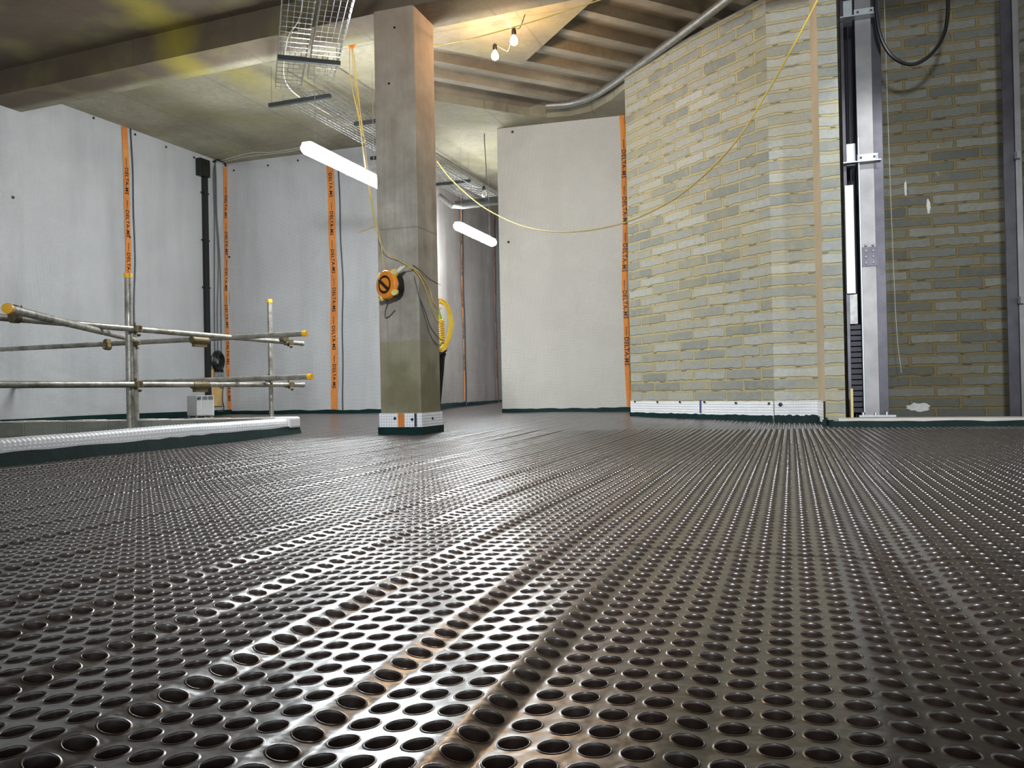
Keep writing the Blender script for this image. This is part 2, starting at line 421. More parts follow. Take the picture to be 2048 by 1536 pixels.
# ================================================================== floor: cuspated sheet
PU = .0430; PV = .0462; PITCH = PU; R0 = .0163
KL0 = Vector((-2.75, 4.43, 0)); KL1 = Vector((-1.946, 7.40, 0))   # near kerb line
Kd = (KL1-KL0).normalized()
BW0 = Vector((-1.95, 7.40, 0)); BW1 = Vector((-5.83, 8.13, 0))    # far block upstand
def inpit(x, y):
    a = (x-KL0.x)*Kd.y-(y-KL0.y)*Kd.x            # >0: right of the kerb
    d = (BW1-BW0).normalized(); b = (x-BW0.x)*d.y-(y-BW0.y)*d.x   # >0: beyond? sign fixed below
    return a, b
def ripple_profile(seed, s_lo, s_hi, pitch, mode):
    r = random.Random(seed); knots = []
    i = int(s_lo/pitch)-1; z = 0.0; end = int(s_hi/pitch)+1
    while i < end:
        s = i*pitch
        if s < -.05 and mode == 0:
            n = r.choice([3, 4, 4, 5]); rise = r.uniform(.0035, .008)
            knots.append((i, z)); knots.append((i+n, z+rise)); knots.append((i+n+1, z-r.uniform(-.001, .0025))); z = knots[-1][1]*.3
            knots[-1] = (i+n+1, z); i += n+1
        else:
            n = r.choice([1, 2, 2, 3]); z = r.uniform(-.0014, .0014); knots.append((i, z)); i += n
    k = sorted(dict(knots).items()); return np.array([a for a, _ in k])*pitch, np.array([b for _, b in k])
pa = ripple_profile(3, -9, 9, PITCH, 0); pb = ripple_profile(11, -9, 9, PITCH, 0)
def fheight(x, y):
    s = x*U.x+y*U.y; t = x*V.x+y*V.y
    base = np.where(y > 6.5, .015*(y-6.5), 0.0)
    wv = .5+.5*np.sin(t*1.1+.6+.4*np.sin(s*1.3))
    rip = np.interp(s, *pa)*wv+np.interp(s, *pb)*(1-wv)
    fade = np.clip(1.15-.1*np.abs(t-2), .35, 1.0)
    amp = np.where(s < -.05, 1.0+.25*np.sin(t*2.3), 1.0)
    z = base+rip*fade*amp*1.15
    # long fold valley to the right and low swells
    sv = .21+.03*np.sin(t*1.7)
    z += -.009*np.exp(-((s-sv)/.05)**2)*np.clip((3.6-t)/1.5, 0, 1)
    z += .005*np.exp(-((s-sv-.11)/.06)**2)*np.clip((3.6-t)/1.5, 0, 1)
    z += .003*np.sin(s*5+t*.9)*np.sin(t*1.9+1)+.003*np.sin(s*2.1-t*1.1)
    # sheet overlaps running across
    for t1 in (1.86, 3.68, 5.1): z += np.where((t > t1) & (s > -.35+.0*t) , .0016, 0.0)
    return z
def poly_in(x, y, poly):
    ins = np.zeros(x.shape, bool); n = len(poly)
    for i in range(n):
        x1, y1 = poly[i]; x2, y2 = poly[(i+1) % n]
        c = ((y1 > y) != (y2 > y)) & (x < (x2-x1)*(y-y1)/(y2-y1+1e-12)+x1); ins ^= c
    return ins
PIT_POLY = [(KL1.x+.02, KL1.y+.02), (KL1.x-.27*6.0+.02, KL1.y-6.0), (-12, 1.4), (-12, 9.3), (BW1.x-.5, BW1.y+.35), (BW0.x, BW0.y+.12)]
# plan limits of the room floor
cw = [PX(1262, 9.4), PX(1330, 8.85), PX(1400, 8.35), PX(1480, 7.9), PX(1548, 7.55)]   # curved brick wall
pl0 = PX(1637, 7.40); pf0 = PX(1650, 6.95); pf1 = PX(1690, 6.90)
SILL0 = (2.66, 6.80); SILL1 = (5.2, 5.86)
LW = lambda y: -9.07+.39*y
C1 = (LW(12.4), 12.4)
CB = (-1.13, C1[1]-.338*(-1.13-C1[0]))
CF = PX(1012, 17.4)
MR0 = PX(1004, 11.0); MR1 = PX(1290, 10.5)
ROOM = [(-1.6, -.6), (3.0, -.6), (5.4, 2.0), (5.4, 5.8), SILL1, SILL0, (pf0[0]+.03, pf0[1]), (pl0[0]+.03, pl0[1]+.03)]+list(reversed([(a+.02, b+.03) for a, b in cw]))+[(MR1[0], MR1[1]+.05), (MR0[0]+.05, MR0[1]+.05), (1.6, 18.), (CF[0]+.5, 18.), (CB[0]-.05, CB[1]+.05), (C1[0]-.05, C1[1]+.05), (LW(8.0)-.05, 8.0), (-4.4, 1.6)]
def build_floor():
    us, vs_ = (np.arange(-230, 230), np.arange(-20, 420))
    I, J = np.meshgrid(us, vs_, indexing='ij'); I = I.ravel(); J = J.ravel()
    s = (I+.5)*PU; t = (J+.5)*PV
    x = s*U.x+t*V.x; y = s*U.y+t*V.y
    keep = poly_in(x, y, ROOM) & ~poly_in(x, y, PIT_POLY)
    keep &= (np.abs(x) < .72*np.maximum(y, 0)+1.3)
    colc = (np.abs((x+.9)) < .3) & (np.abs(y-7.1) < .25); keep &= ~(colc & (np.abs((x+.88)*U.x+(y-7.1)*U.y) < .17) & (np.abs((x+.88)*V.x+(y-7.1)*V.y) < .17))
    I, J, s, t, x, y = [q[keep] for q in (I, J, s, t, x, y)]
    VV = []; FF = []; nv = 0; faces_all = []; sizes = []
    dist = np.hypot(x, y)
    def cells(sel, N, rings, bottom):
        nonlocal nv
        # perimeter points of the unit square ordered by angle
        q = N//4; per = []
        for k in range(q): per.append((.5, -.5+k/q))
        for k in range(q): per.append((.5-k/q, .5))
        for k in range(q): per.append((-.5, .5-k/q))
        for k in range(q): per.append((-.5+k/q, -.5))
        per = np.array(per)*np.array([PU, PV]); ang = np.arctan2(per[:, 1], per[:, 0])
        cir = np.stack([np.cos(ang), np.sin(ang)], 1)
        # evenly spaced circle starting from the same corner
        a0 = ang[0]; aa = a0+np.arange(N)*2*np.pi/N; cir = np.stack([np.cos(aa), np.sin(aa)], 1)
        prof = [(per, 0.0)]+[(cir*r, z) for r, z in rings]
        S = s[sel]; T = t[sel]; n = len(S); K = len(prof)
        P3 = np.zeros((n, K*N, 3))
        cx = S*U.x+T*V.x; cy = S*U.y+T*V.y
        for k, (off, z) in enumerate(prof):
            ss = S[:, None]+off[None, :, 0]; tt = T[:, None]+off[None, :, 1]
            X = ss*U.x+tt*V.x; Y = ss*U.y+tt*V.y
            # the cup follows the tilt of the sheet at its rim
            if z < -.004: 
                rim = cir*R0; sr = S[:, None]+rim[None, :, 0]; tr = T[:, None]+rim[None, :, 1]
                Z = fheight(sr*U.x+tr*V.x, sr*U.y+tr*V.y)+z
            else: Z = fheight(X, Y)+z
            P3[:, k*N:(k+1)*N] = np.stack([X, Y, Z], 2)
        base = nv+np.arange(n)*(K*N)
        quads = []
        for k in range(K-1):
            for j in range(N):
                j2 = (j+1) % N; quads.append((k*N+j, k*N+j2, (k+1)*N+j2, (k+1)*N+j))
        quads = np.array(quads); FQ = (base[:, None, None]+quads[None]).reshape(-1, 4)
        FB = base[:, None]+(np.arange(N)+(K-1)*N)[None]
        VV.append(P3.reshape(-1, 3)); nv += n*K*N
        faces_all.append((FQ, 4)); faces_all.append((FB, N))
    near = dist < 3.4; mid = (dist >= 3.4) & (dist < 7.0); far = dist >= 7.0
    cells(near, 24, [(R0+.0030, .0), (R0+.0019, .0001), (R0+.0010, .0007), (R0+.0003, .0008), (R0-.0002, .0002), (R0-.0006, -.0025), (R0-.0012, -.016), (R0-.0030, -.037), (R0-.0050, -.040)], 1)
    cells(mid, 16, [(R0+.0026, .0), (R0+.0014, .0003), (R0+.0005, .0008), (R0-.0003, -.0004), (R0-.0020, -.020), (R0-.0045, -.040)], 1)
    cells(far, 8, [(R0+.0003, .0006), (R0-.0030, -.036)], 1)
    A = np.concatenate(VV)
    key = np.round(A*20000).astype(np.int64)+2**19
    kk = (key[:, 0] << 42) | (key[:, 1] << 21) | key[:, 2]
    _, idx, inv = np.unique(kk, return_index=True, return_inverse=True)
    A = A[idx]
    loops = []; starts = []; pos = 0
    for Fq, n in faces_all:
        Fq = inv.ravel()[Fq]; loops.append(Fq.ravel()); starts.append(pos+np.arange(len(Fq))*n); pos += Fq.size
    loops = np.concatenate(loops); starts = np.concatenate(starts)
    me = bpy.data.meshes.new('floor'); me.vertices.add(len(A)); me.vertices.foreach_set('co', A.astype(np.float32).ravel())
    me.loops.add(len(loops)); me.loops.foreach_set('vertex_index', loops.astype(np.int32))
    me.polygons.add(len(starts)); me.polygons.foreach_set('loop_start', starts.astype(np.int32))
    me.update(calc_edges=True); me.validate()
    me.polygons.foreach_set('use_smooth', np.ones(len(me.polygons), bool))
    try: me.set_sharp_from_angle(angle=math.radians(62))
    except Exception: pass
    me.materials.append(M['floor'])
    o = bpy.data.objects.new('floor', me); C.objects.link(o); o['kind'] = 'structure'
    print('floor faces', len(starts))
build_floor()
# concrete slab under the sheet, open over the pit and the shaft
SUB = [(-4.6, -3), (5.6, -3), (5.6, 5.75), (pf0[0], pf0[1]+.2), (3.4, 9.6), (3.4, 19), (-7.6, 19), (-7.6, 8.45), (BW0.x+.02, BW0.y+.16), (KL1.x+.02, KL1.y), (KL1.x-.27*9.0, KL1.y-9.0)]
struct('floor_slab', MB().prism(SUB, -.32, -.062), 'pitdark')

# ================================================================== ceiling
RB = Vector((1.83, 1, 0)).normalized()
KC = ceil_pt(1043, 130, 3.86)
d2 = (ceil_pt(1187, 0, 3.86)-KC).normalized()
e0 = KC+d2*12.5
lft = KC-RB*1.36
fa = ceil_pt(873, 202, 3.86); fb = ceil_pt(1060, 232, 3.86); fc = ceil_pt(1095, 235, 3.86); fd = ceil_pt(1140, 232, 3.86); fe = ceil_pt(1183, 222, 3.86); ff = ceil_pt(1222, 200, 3.86); fg = ceil_pt(1256, 172, 3.86)
lf2 = fa-RB*.22
slab = [(-13, -3.2), (e0.x, -3.2), (KC.x, KC.y), (lft.x, lft.y), (lft.x, lf2.y), (fa.x, fa.y), (fb.x, fb.y), (fc.x, fc.y), (fd.x, fd.y), (fe.x, fe.y), (ff.x, ff.y), (fg.x, fg.y), (fg.x+.25, fg.y+.1), (1.9, 10.9), (3.2, 19), (-13, 19)]
slab[1] = (KC.x+d2.x/-d2.y*(KC.y+3.2), -3.2)
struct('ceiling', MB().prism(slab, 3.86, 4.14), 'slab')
mb = MB().prism([(-3, -3.2), (9, -3.2), (9, 4.5), (2.85, 6.85), (2.60, 9.6), (-3, 14)], 4.06, 4.2)
perp = Vector((-RB.y, RB.x, 0))
k0 = KC.dot(perp)
for k in range(-16, 8):
    c = perp*(k0+.16+k*.43)
    a = c+RB*(-3); L_ = -3.0
    while L_ < 9.4:
        q = c+RB*L_
        if q.y > 6.85-.38*(q.x-2.85) and q.x > 2.62: break
        L_ += .05
    b = c+RB*L_
    if L_ < -2: continue
    # trapezoid rib
    w0, w1 = .10, .055
    vs = []
    for p in (a, b):
        for wd, z in ((-w0, 4.07), (-w1, 3.965), (w1, 3.965), (w0, 4.07)): vs.append(p+perp*wd+Zv*z)
    mb.add(vs, [(0, 1, 5, 4), (1, 2, 6, 5), (2, 3, 7, 6), (3, 2, 1, 0), (4, 5, 6, 7)])
struct('ceiling_ribs', mb, 'rib')
# main beam over the column
N0 = Vector((-.763, 6.88, 0)); ub = Vector((1, -.40, 0)).normalized(); vb = Vector((.40, 1, 0)).normalized()
a = N0-ub*.36+vb*.0-ub*7.2; b = N0+ub*6.2
bm = [(a.x, a.y), (b.x, b.y), ((b+vb*.46).x, (b+vb*.46).y), ((a+vb*.46).x, (a+vb*.46).y)]
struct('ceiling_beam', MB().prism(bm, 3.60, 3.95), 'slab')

# ================================================================== walls
def wall_poly(front, back, z0, z1, uoff=0):
    """front polyline (left to right) with thickness behind; UV = arc length, height"""
    mb = MB(); n = len(front); arc = [uoff]
    for i in range(1, n): arc.append(arc[-1]+math.dist(front[i], front[i-1]))
    vs = []; uv = []
    for (x, y), s_ in zip(front, arc):
        for z in (z0, z1): vs.append((x, y, z)); uv.append((s_, z))
    for (x, y), s_ in zip(back, arc):
        for z in (z0, z1): vs.append((x, y, z)); uv.append((s_, z))
    o = 2*n; fs = []
    for i in range(n-1):
        fs.append((2*i, 2*i+2, 2*i+3, 2*i+1)); fs.append((o+2*i, o+2*i+1, o+2*i+3, o+2*i+2))
        fs.append((2*i+1, 2*i+3, o+2*i+3, o+2*i+1)); fs.append((2*i, o+2*i, o+2*i+2, 2*i+2))
    fs.append((0, 1, o+1, o)); fs.append((2*n-2, o+2*n-2, o+2*n-1, 2*n-1))
    mb.add(vs, fs); mb.uv = uv; return mb
def offs(poly, d):
    out = []
    for i, p in enumerate(poly):
        a = Vector((*poly[max(i-1, 0)], 0)); b = Vector((*poly[min(i+1, len(poly)-1)], 0)); t = (b-a).normalized()
        n = Vector((-t.y, t.x, 0)); out.append((p[0]+n.x*d, p[1]+n.y*d))
    return out
def smooth_poly(poly, k=6): return [(p.x, p.y) for p in crom([Vector((*q, 0)) for q in poly], k)]
def onwall(px, py, a, b, off=0.0):
    a = Vector((*a, 0)); b = Vector((*b, 0)); t = (b-a).normalized(); n = Vector((t.y, -t.x, 0))
    if n.dot(CAM-a) < 0: n = -n
    d = ray(px, py); q = a+n*off
    k = (q-CAM).dot(n)/d.dot(n); return CAM+d*k
LWa = (LW(-3), -3.); LWb = C1
wl = struct('wall_left', wall_poly([LWa, LWb], offs([LWa, LWb], .15), -2.6, 3.87), 'mem_l')
wb = struct('wall_back', wall_poly([C1, CB], offs([C1, CB], .15), -.2, 3.87, 9), 'mem_l')
cor = smooth_poly([CB, (CB[0]-.03, CB[1]+1.2), PX(905, 13.9), PX(955, 15.0), PX(990, 16.2), (CF[0]+.1, CF[1]), (CF[0]+1.2, CF[1]+2.)])
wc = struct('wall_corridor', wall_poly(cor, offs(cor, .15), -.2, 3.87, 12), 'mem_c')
mrp = [MR0, MR1]
wr = struct('wall_centre', wall_poly(mrp, offs(mrp, .3), -.2, 3.86, 3), 'mem_r')
cws = smooth_poly(cw, 6)
wk = struct('wall_right', wall_poly(cws, offs(cws, .14), -.2, 3.93), 'brick')
fr = [cw[-1], pl0]
wp = struct('wall_right_pier', wall_poly(fr, offs(fr, .14), -.2, 4.3, .2), 'brick1')
rv = [(pl0[0], pl0[1]+.02), pf0]
struct('wall_pier_reveal', wall_poly(rv, offs(rv, .05), -.2, 4.3), 'mortar')
pf = [pf0, pf1]
wf = struct('wall_shaft_pier', wall_poly(pf, [(pf0[0]+.145, pf0[1]+.44), (pf1[0]+.03, pf1[1]+.55)], -.2, 4.3, .1), 'brick1')
# shaft
SB0 = PX(1725, 8.30); SB1 = PX(2046, 7.86)
sb = [SB0, SB1]
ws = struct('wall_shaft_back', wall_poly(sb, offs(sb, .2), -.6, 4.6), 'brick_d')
sl = [(pf1[0]+.02, pf1[1]+.5), (SB0[0]+.0, SB0[1]+.02)]
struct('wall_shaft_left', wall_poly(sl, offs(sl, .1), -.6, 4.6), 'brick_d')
sr = [SB1, (SB1[0]-.25+.9, SB1[1]-2.0)]
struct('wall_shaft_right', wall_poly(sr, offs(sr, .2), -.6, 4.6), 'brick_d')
sill = [(SILL0[0]+.04, SILL0[1]+.04), (SILL1[0], SILL1[1]+.03), (SILL1[0]+.1, SILL1[1]+.25), (SILL0[0]+.14, SILL0[1]+.30)]
struct('trim_1', MB().prism(sill, -.3, .072), 'plaster')
struct('floor_shaft', MB().prism([(2.6, 7.0), (5.6, 5.9), (5.8, 8.4), (2.6, 9.2)], -.3, .0), 'pitdark')

# skirting of white dimple sheet and dark green tape at wall feet
def band(name, poly, z0, z1, off, mat, parent, wob=0, lift=True):
    pts = smooth_poly(poly, 10) if len(poly) > 2 else [(poly[0][0]+(poly[1][0]-poly[0][0])*i/24, poly[0][1]+(poly[1][1]-poly[0][1])*i/24) for i in range(25)]
    fr_ = offs(pts, -off); mb = MB(); vs = []; uv = []; arc = 0; n = len(pts); rr = random.Random(len(name)+n)
    for i in range(n):
        if i: arc += math.dist(pts[i], pts[i-1])
        g = fz(*pts[i]) if lift else 0
        w1 = rr.uniform(-wob, wob); wo = rr.uniform(0, wob*.6)
        f = offs(pts, -off-wo)[i]
        vs += [(f[0], f[1], z0+(g if z0 <= .001 else 0)-.012), (f[0], f[1], z1+w1), (pts[i][0], pts[i][1], z1+w1)]
        uv += [(arc, z0), (arc, z1), (arc, z1+off)]
    fs = []
    for i in range(n-1):
        a = 3*i; b = 3*i+3; fs += [(a, b, b+1, a+1), (a+1, b+1, b+2, a+2)]
    mb.add(vs, fs); mb.uv = uv; mb.smooth = True
    return obj(name, mb, mat, parent)
band('sealing_tape', [LWa, LWb], 0, .155, .02, 'green', wl, .008)
band('sealing_tape', [C1, CB], 0, .135, .02, 'green', wb, .008)
band('sealing_tape', cor, 0, .17, .02, 'green', wc, .006)
band('sealing_tape', mrp, 0, .115, .02, 'green', wr, .006)
band('membrane_skirting', cw, .07, .216, .012, 'skirt', wk, .002)
band('sealing_tape', cw, 0, .085, .022, 'green', wk, .006)
band('membrane_skirting', [cw[-1], (pl0[0]-.01, pl0[1])], .07, .218, .012, 'skirt', wp, .002)
band('sealing_tape', [cw[-1], pl0], 0, .085, .022, 'green', wp, .008)
band('membrane_skirting', [(pl0[0]-.005, pl0[1]+.0), (pf0[0]-.005, pf0[1])], .05, .218, .012, 'skirt', wf, .0)
band('sealing_tape', [pl0, (pf0[0]-.01, pf0[1]-.1)], 0, .075, .02, 'green', wf, .006)
t2 = bpy.data.objects['trim_1']
band('sealing_tape', [(SILL0[0]-.03, SILL0[1]+.03), SILL1], 0, .052, .03, 'green', t2, .005)
band('sealing_tape', [(pf0[0]-.02, pf0[1]-.02), (SILL0[0], SILL0[1])], 0, .06, .02, 'green', t2, .004)

# printed orange bands with lettering, cords and plugs on the membrane walls
def text_mesh(body, size, name):
    cu = bpy.data.curves.new(name, 'FONT'); cu.body = body; cu.size = size; cu.extrude = .0006; cu.resolution_u = 2; cu.space_character = 1.08
    cu.offset = size*.015
    to = bpy.data.objects.new(name, cu); C.objects.link(to); bpy.context.view_layer.update()
    dg = bpy.context.evaluated_depsgraph_get(); me = bpy.data.meshes.new_from_object(to.evaluated_get(dg))
    vs = [v.co.copy() for v in me.vertices]; fs = [tuple(p.vertices) for p in me.polygons]
    bpy.data.objects.remove(to); return vs, fs
TBIG = text_mesh('DELTA-MS', .072, 't1'); TSML = text_mesh('Dörken', .028, 't2')
print('text length', max(v.x for v in TBIG[0]), max(v.x for v in TSML[0]))
def printed_band(parent, a, b, px, ytop, ybot, width, rep, y_first, cord_dx=None, base_z=.14, scale=1.0, cord_r=.009, off=.008, top_curl=False):
    p0 = onwall(px, ytop, a, b, off); t = (Vector((*b, 0))-Vector((*a, 0))).normalized(); n = Vector((t.y, -t.x, 0))
    if n.dot(CAM-p0) < 0: n = -n
    zt = p0.z; mb = MB(); K = 40; vs = []; uv = []; rr = random.Random(int(px))
    ph = rr.uniform(0, 6)
    def sway(z): return .012*math.sin(z*2.1+ph)+.006*math.sin(z*5.3+ph)
    for i in range(K+1):
        z = base_z+(zt-base_z)*i/K
        for sgn in (-1, 1):
            q = Vector((p0.x, p0.y, z))+t*(sgn*width/2+sway(z)); vs.append(q); uv.append((sgn*width/2, z))
    mb.add(vs, [(2*i, 2*i+1, 2*i+3, 2*i+2) for i in range(K)]); mb.uv = uv
    bo = obj('printed_band', mb, 'tape', parent)
    lm = MB(); z = onwall(px, y_first, a, b).z
    while z-.45*scale > base_z-.02:
        for (vs_, fs_), dz, dt in ((TBIG, 0, -.025), (TSML, .125, -.009)):
            q0 = Vector((p0.x, p0.y, z+dz*scale))+n*.002
            vv = []
            for v in vs_:
                zz = q0.z-v.x*scale; vv.append(Vector((q0.x, q0.y, zz))+t*(sway(zz)+(v.y+dt)*scale)+n*(v.z+.0012))
            if max(v.z for v in vv) < zt-.005: lm.add(vv, fs_)
        # thin rule between the words
        lm.box(Vector((p0.x, p0.y, z+.018*scale))+t*sway(z)+n*.002, (.002*scale, .0006, .013), (t, n, Zv))
        z -= rep
    lo = obj('lettering', lm, 'print', bo, smooth=False)
    if cord_dx is not None:
        pts = []
        for i in range(30):
            zz = .10+(zt-.0-.10)*i/29; pts.append(Vector((p0.x, p0.y, zz))+t*(cord_dx+sway(zz)*1.2)+n*.004)
        if top_curl: pts.append(pts[-1]+t*.03+Zv*.03); pts.append(pts[-1]+t*.09+Zv*.015)
        cable('sealing_cord', pts, cord_r, 'cord', parent=parent, k=2, n=6)
    return bo
printed_band(wl, LWa, LWb, 251, 250, 0, .092, .549, 335, .10, top_curl=True)
printed_band(wl, LWa, LWb, 449, 333, 0, .080, .549, 390, .085, cord_r=.012)
printed_band(wb, C1, CB, 662, 330, 0, .115, .549, 346, .14)
printed_band(wr, *mrp, 1244, 218, 0, .068, .60, 300, None, base_z=.09, scale=1.05)
# corridor bands, narrow and worn
for px_, y_, i0, i1, x0 in ((921, 478, 6, 8, 0), (986, 470, 16, 18, 0)):
    best = None
    for i in range(len(cor)-1):
        a_, b_ = cor[i], cor[i+1]; p = onwall(px_, 600, a_, b_)
        tt = (Vector((p.x, p.y))-Vector(a_)).dot(Vector(b_)-Vector(a_))/(Vector(b_)-Vector(a_)).length_squared
        if 0 <= tt <= 1: best = (a_, b_)
    if best: printed_band(wc, *best, px_, y_-90, 0, .045, .549, y_-20, .06, base_z=.2, scale=.8, cord_r=.012, off=.03)
def plugs(parent, a, b, pts, r=.016, off=.004):
    for px, py in pts:
        p = onwall(px, py, a, b, off); t = (Vector((*b, 0))-Vector((*a, 0))).normalized(); n = Vector((t.y, -t.x, 0))
        if n.dot(CAM-p) < 0: n = -n
        obj('fixing_plug', MB().lathe([(r, 0), (r, .006), (r*.6, .010), (.001, .010)], p, n, 12), 'plug', parent)
plugs(wl, LWa, LWb, [(111, 207), (187, 236), (270, 269), (332, 294), (388, 315), (259, 474), (26, 395)], .016)
plugs(wb, C1, CB, [(468, 341), (536, 331), (596, 321), (459, 514)], .015)
plugs(wr, *mrp, [(1025, 264), (1017, 484)], .016)
for (px, py) in [(1270, 803), (1315, 804), (1360, 804), (1409, 804), (1472, 806)]:
    for i in range(len(cws)-1):
        p = onwall(px, py, cws[i], cws[i+1], .014)
        if min(cws[i][0], cws[i+1][0]) <= p.x <= max(cws[i][0], cws[i+1][0]):
            plugs(wk, cws[i], cws[i+1], [(px, py)], .012, .016); break
plugs(wp, *fr, [(1538, 807)], .012, .016); plugs(wp, *fr, [(1561, 809)], .018, .016)
cable('sealing_cord', [onwall(1401, y, cws[12], cws[13], .016) for y in (800, 808, 816, 826)], .010, simple('violet_sealant', (70, 70, 120), .4), parent=wk, k=2, n=6)
# blue spray mark and white marks
def blob(parent, a, b, px, py, w, h, mat, off, seed):
    p = onwall(px, py, a, b, off); t = (Vector((*b, 0))-Vector((*a, 0))).normalized(); r = random.Random(seed)
    vs = []; K = 22
    for k in range(K):
        an = 2*math.pi*k/K; q = r.uniform(.75, 1.15); vs.append(p+t*(math.cos(an)*w*q)+Zv*(math.sin(an)*h*q))
    return obj('paint_mark', MB().add(vs, [tuple(range(K))]), mat, parent)
M['wpaint'] = simple('white_paint_mark', (206, 206, 200), .7)
blob(ws, *sb, 1838, 814, .11, .045, 'wpaint', .004, 3)
blob(ws, *sb, 1857, 412, .02, .07, 'wpaint', .004, 4)
blob(ws, *sb, 1811, 378, .012, .08, 'wpaint', .004, 5)
blob(ws, *sb, 1767, 548, .008, .05, 'wpaint', .004, 6)

# ================================================================== pit opening, kerb, block upstand
kn = Vector((-Kd.y, Kd.x, 0))     # towards the pit (left)
if kn.x > 0: kn = -kn
ka = KL1-Kd*7.0
rr = random.Random(2)
def kerb():
    K = 1400; base = [(.004, .05), (.002, .07), (.002, .09), (.003, .11), (.006, .126), (.014, .141), (.028, .150), (.045, .153), (.062, .154), (.08, .153), (.10, .149), (.118, .140), (.13, .12), (.135, .045)]
    wav = np.interp(np.arange(K+1), np.arange(0, K+1, 70), [rr.uniform(-.005, .006) for _ in range(21)])
    prof = []
    for q in range(len(base)-2):
        a, b = base[q], base[q+1]; prof += [(a[0]+(b[0]-a[0])*w_/3, a[1]+(b[1]-a[1])*w_/3) for w_ in range(3)]
    prof += base[-2:]
    vs = []; arc = [0]
    for q in range(1, len(prof)): arc.append(arc[-1]+math.dist(prof[q], prof[q-1]))
    nrm = []
    for q in range(len(prof)):
        a, b = prof[max(q-1, 0)], prof[min(q+1, len(prof)-1)]; dx, dz_ = b[0]-a[0], b[1]-a[1]; L_ = math.hypot(dx, dz_); nrm.append((-dz_/L_, dx/L_))
    for i in range(K+1):
        p = ka.lerp(KL1, i/K); x_ = i/K*7.0
        for (o_, z), ar, nn in zip(prof, arc, nrm):
            m_ = math.sin(math.pi*(x_*.62+ar)/.021)*math.sin(math.pi*(x_*.62-ar)/.021); d_ = .0045*max(-.15, m_)
            q = p+kn*(o_+nn[0]*d_); vs.append((q.x, q.y, z+nn[1]*d_+(wav[i] if z > .1 else 0)))
    n = len(prof); fs = []
    for i in range(K):
        for j in range(n-1): a_ = i*n+j; fs.append((a_, a_+n, a_+n+1, a_+1))
    fs.append(tuple(K*n+j for j in range(n)))
    mb = MB().add(vs, fs); mb.smooth = True; return mb
ke = obj('membrane_kerb', kerb(), 'kerbw')
tag(ke, 'low kerb wrapped in white dimpled sheet along the near side of the floor opening', 'kerb')
# folded end lump
q = KL1+kn*.07
obj('folded_end', MB().box(q+Zv*.115-Kd*.03, (.085, .095, .05), (kn, Kd, Zv)), 'kerbw', ke, bevel=.02)
vs = []; K = 60
for i in range(K+1):
    p = ka.lerp(KL1+Kd*.06, i/K); w_ = rr.uniform(-.005, .005)
    a_ = p-kn*.03; b_ = p-kn*.004; vs += [(a_.x, a_.y, -.005), (b_.x, b_.y, .078+w_)]
mb = MB().add(vs, [(2*i, 2*i+2, 2*i+3, 2*i+1) for i in range(K)]); mb.smooth = True
obj('sealing_tape', mb, 'green', ke)
obj('sealing_tape', MB().add([KL1+Kd*.06-kn*.03-Zv*.005, KL1+Kd*.06+kn*.13-Zv*.0, KL1+Kd*.058+kn*.13+Zv*.10, KL1+Kd*.058-kn*.004+Zv*.078], [(0, 1, 2, 3)]), 'green', ke)
bd = (BW1-BW0).normalized(); bn = Vector((-bd.y, bd.x, 0)); bn = bn if bn.y > 0 else -bn
A0 = BW0+bd*.05; 
up = MB().prism([(A0.x, A0.y), (BW1.x, BW1.y), ((BW1+bn*.14).x, (BW1+bn*.14).y), ((A0+bn*.14).x, (A0+bn*.14).y)], -2.6, .150)
bo = obj('block_upstand', up, 'block', bevel=.006); tag(bo, 'low grey concrete block upstand along the far side of the floor opening', 'block wall')
mb = MB(); n = 30
for i in range(n):
    p = A0.lerp(BW1, (i+.5)/n); mb.box(p+bn*.07+Zv*.153, ((BW1-A0).length/n/2, .068+.012*math.sin(i*2.1), .006+.003*math.sin(i*1.3)), (bd, bn, Zv))
obj('mortar_bed', mb, 'plaster', bo)
struct('floor_pit', MB().prism([(KL1.x-.1, KL1.y), (ka.x-.1, ka.y), (-10, .2), (-7, 8.4)], -2.7, -2.6), 'pitdark')
pw = ka.copy(); 
struct('wall_pit', MB().prism([((KL1+kn*.02).x, (KL1+kn*.02).y), ((ka+kn*.02).x, (ka+kn*.02).y), ((ka+kn*.12).x, (ka+kn*.12).y), ((KL1+kn*.12).x, (KL1+kn*.12).y)], -2.6, .04), 'pitdark')

# ================================================================== column
cw_, cdp = .375, .41
c0 = N0; cl = N0-U*cw_; cr = N0+V*cdp; cb = cl+V*cdp
colT = thing('concrete_column', 'square concrete column with damp olive patch near its foot, under the beam', 'column', ((c0+cb)/2).to_tuple())
def ring_prism(off, z0, z1):
    p = [c0+(U-V)*off, cr+(U+V)*off, cb+(V-U)*off, cl+(-U-V)*off]
    return MB().prism([(q.x, q.y) for q in p], z0, z1)
obj('shaft', ring_prism(0, 0, 3.61), 'column', colT, bevel=.008)
sk = obj('membrane_skirting', ring_prism(.012, .03, .188), 'skirt', colT, bevel=.004)
tp = ring_prism(.02, -.012, .072)
obj('sealing_tape', tp, 'green', colT, bevel=.004)
nl = -V
p = c0-U*.178-V*.0135
obj('printed_patch', MB().box(Vector((p.x, p.y, .13)), (.030, .002, .056), (U, V, Zv)), 'tape', sk)
p = c0-U*.045-V*.0135
obj('sealing_strip', MB().box(Vector((p.x, p.y, .13)), (.011, .002, .056), (U, V, Zv)), 'cord', sk)
for du, dz in ((.235, .145), (.075, .135)):
    p = c0-U*du-V*.013; obj('fixing_plug', MB().lathe([(.012, 0), (.012, .006), (.001, .008)], (p.x, p.y, dz), -V, 14), 'plug', sk)
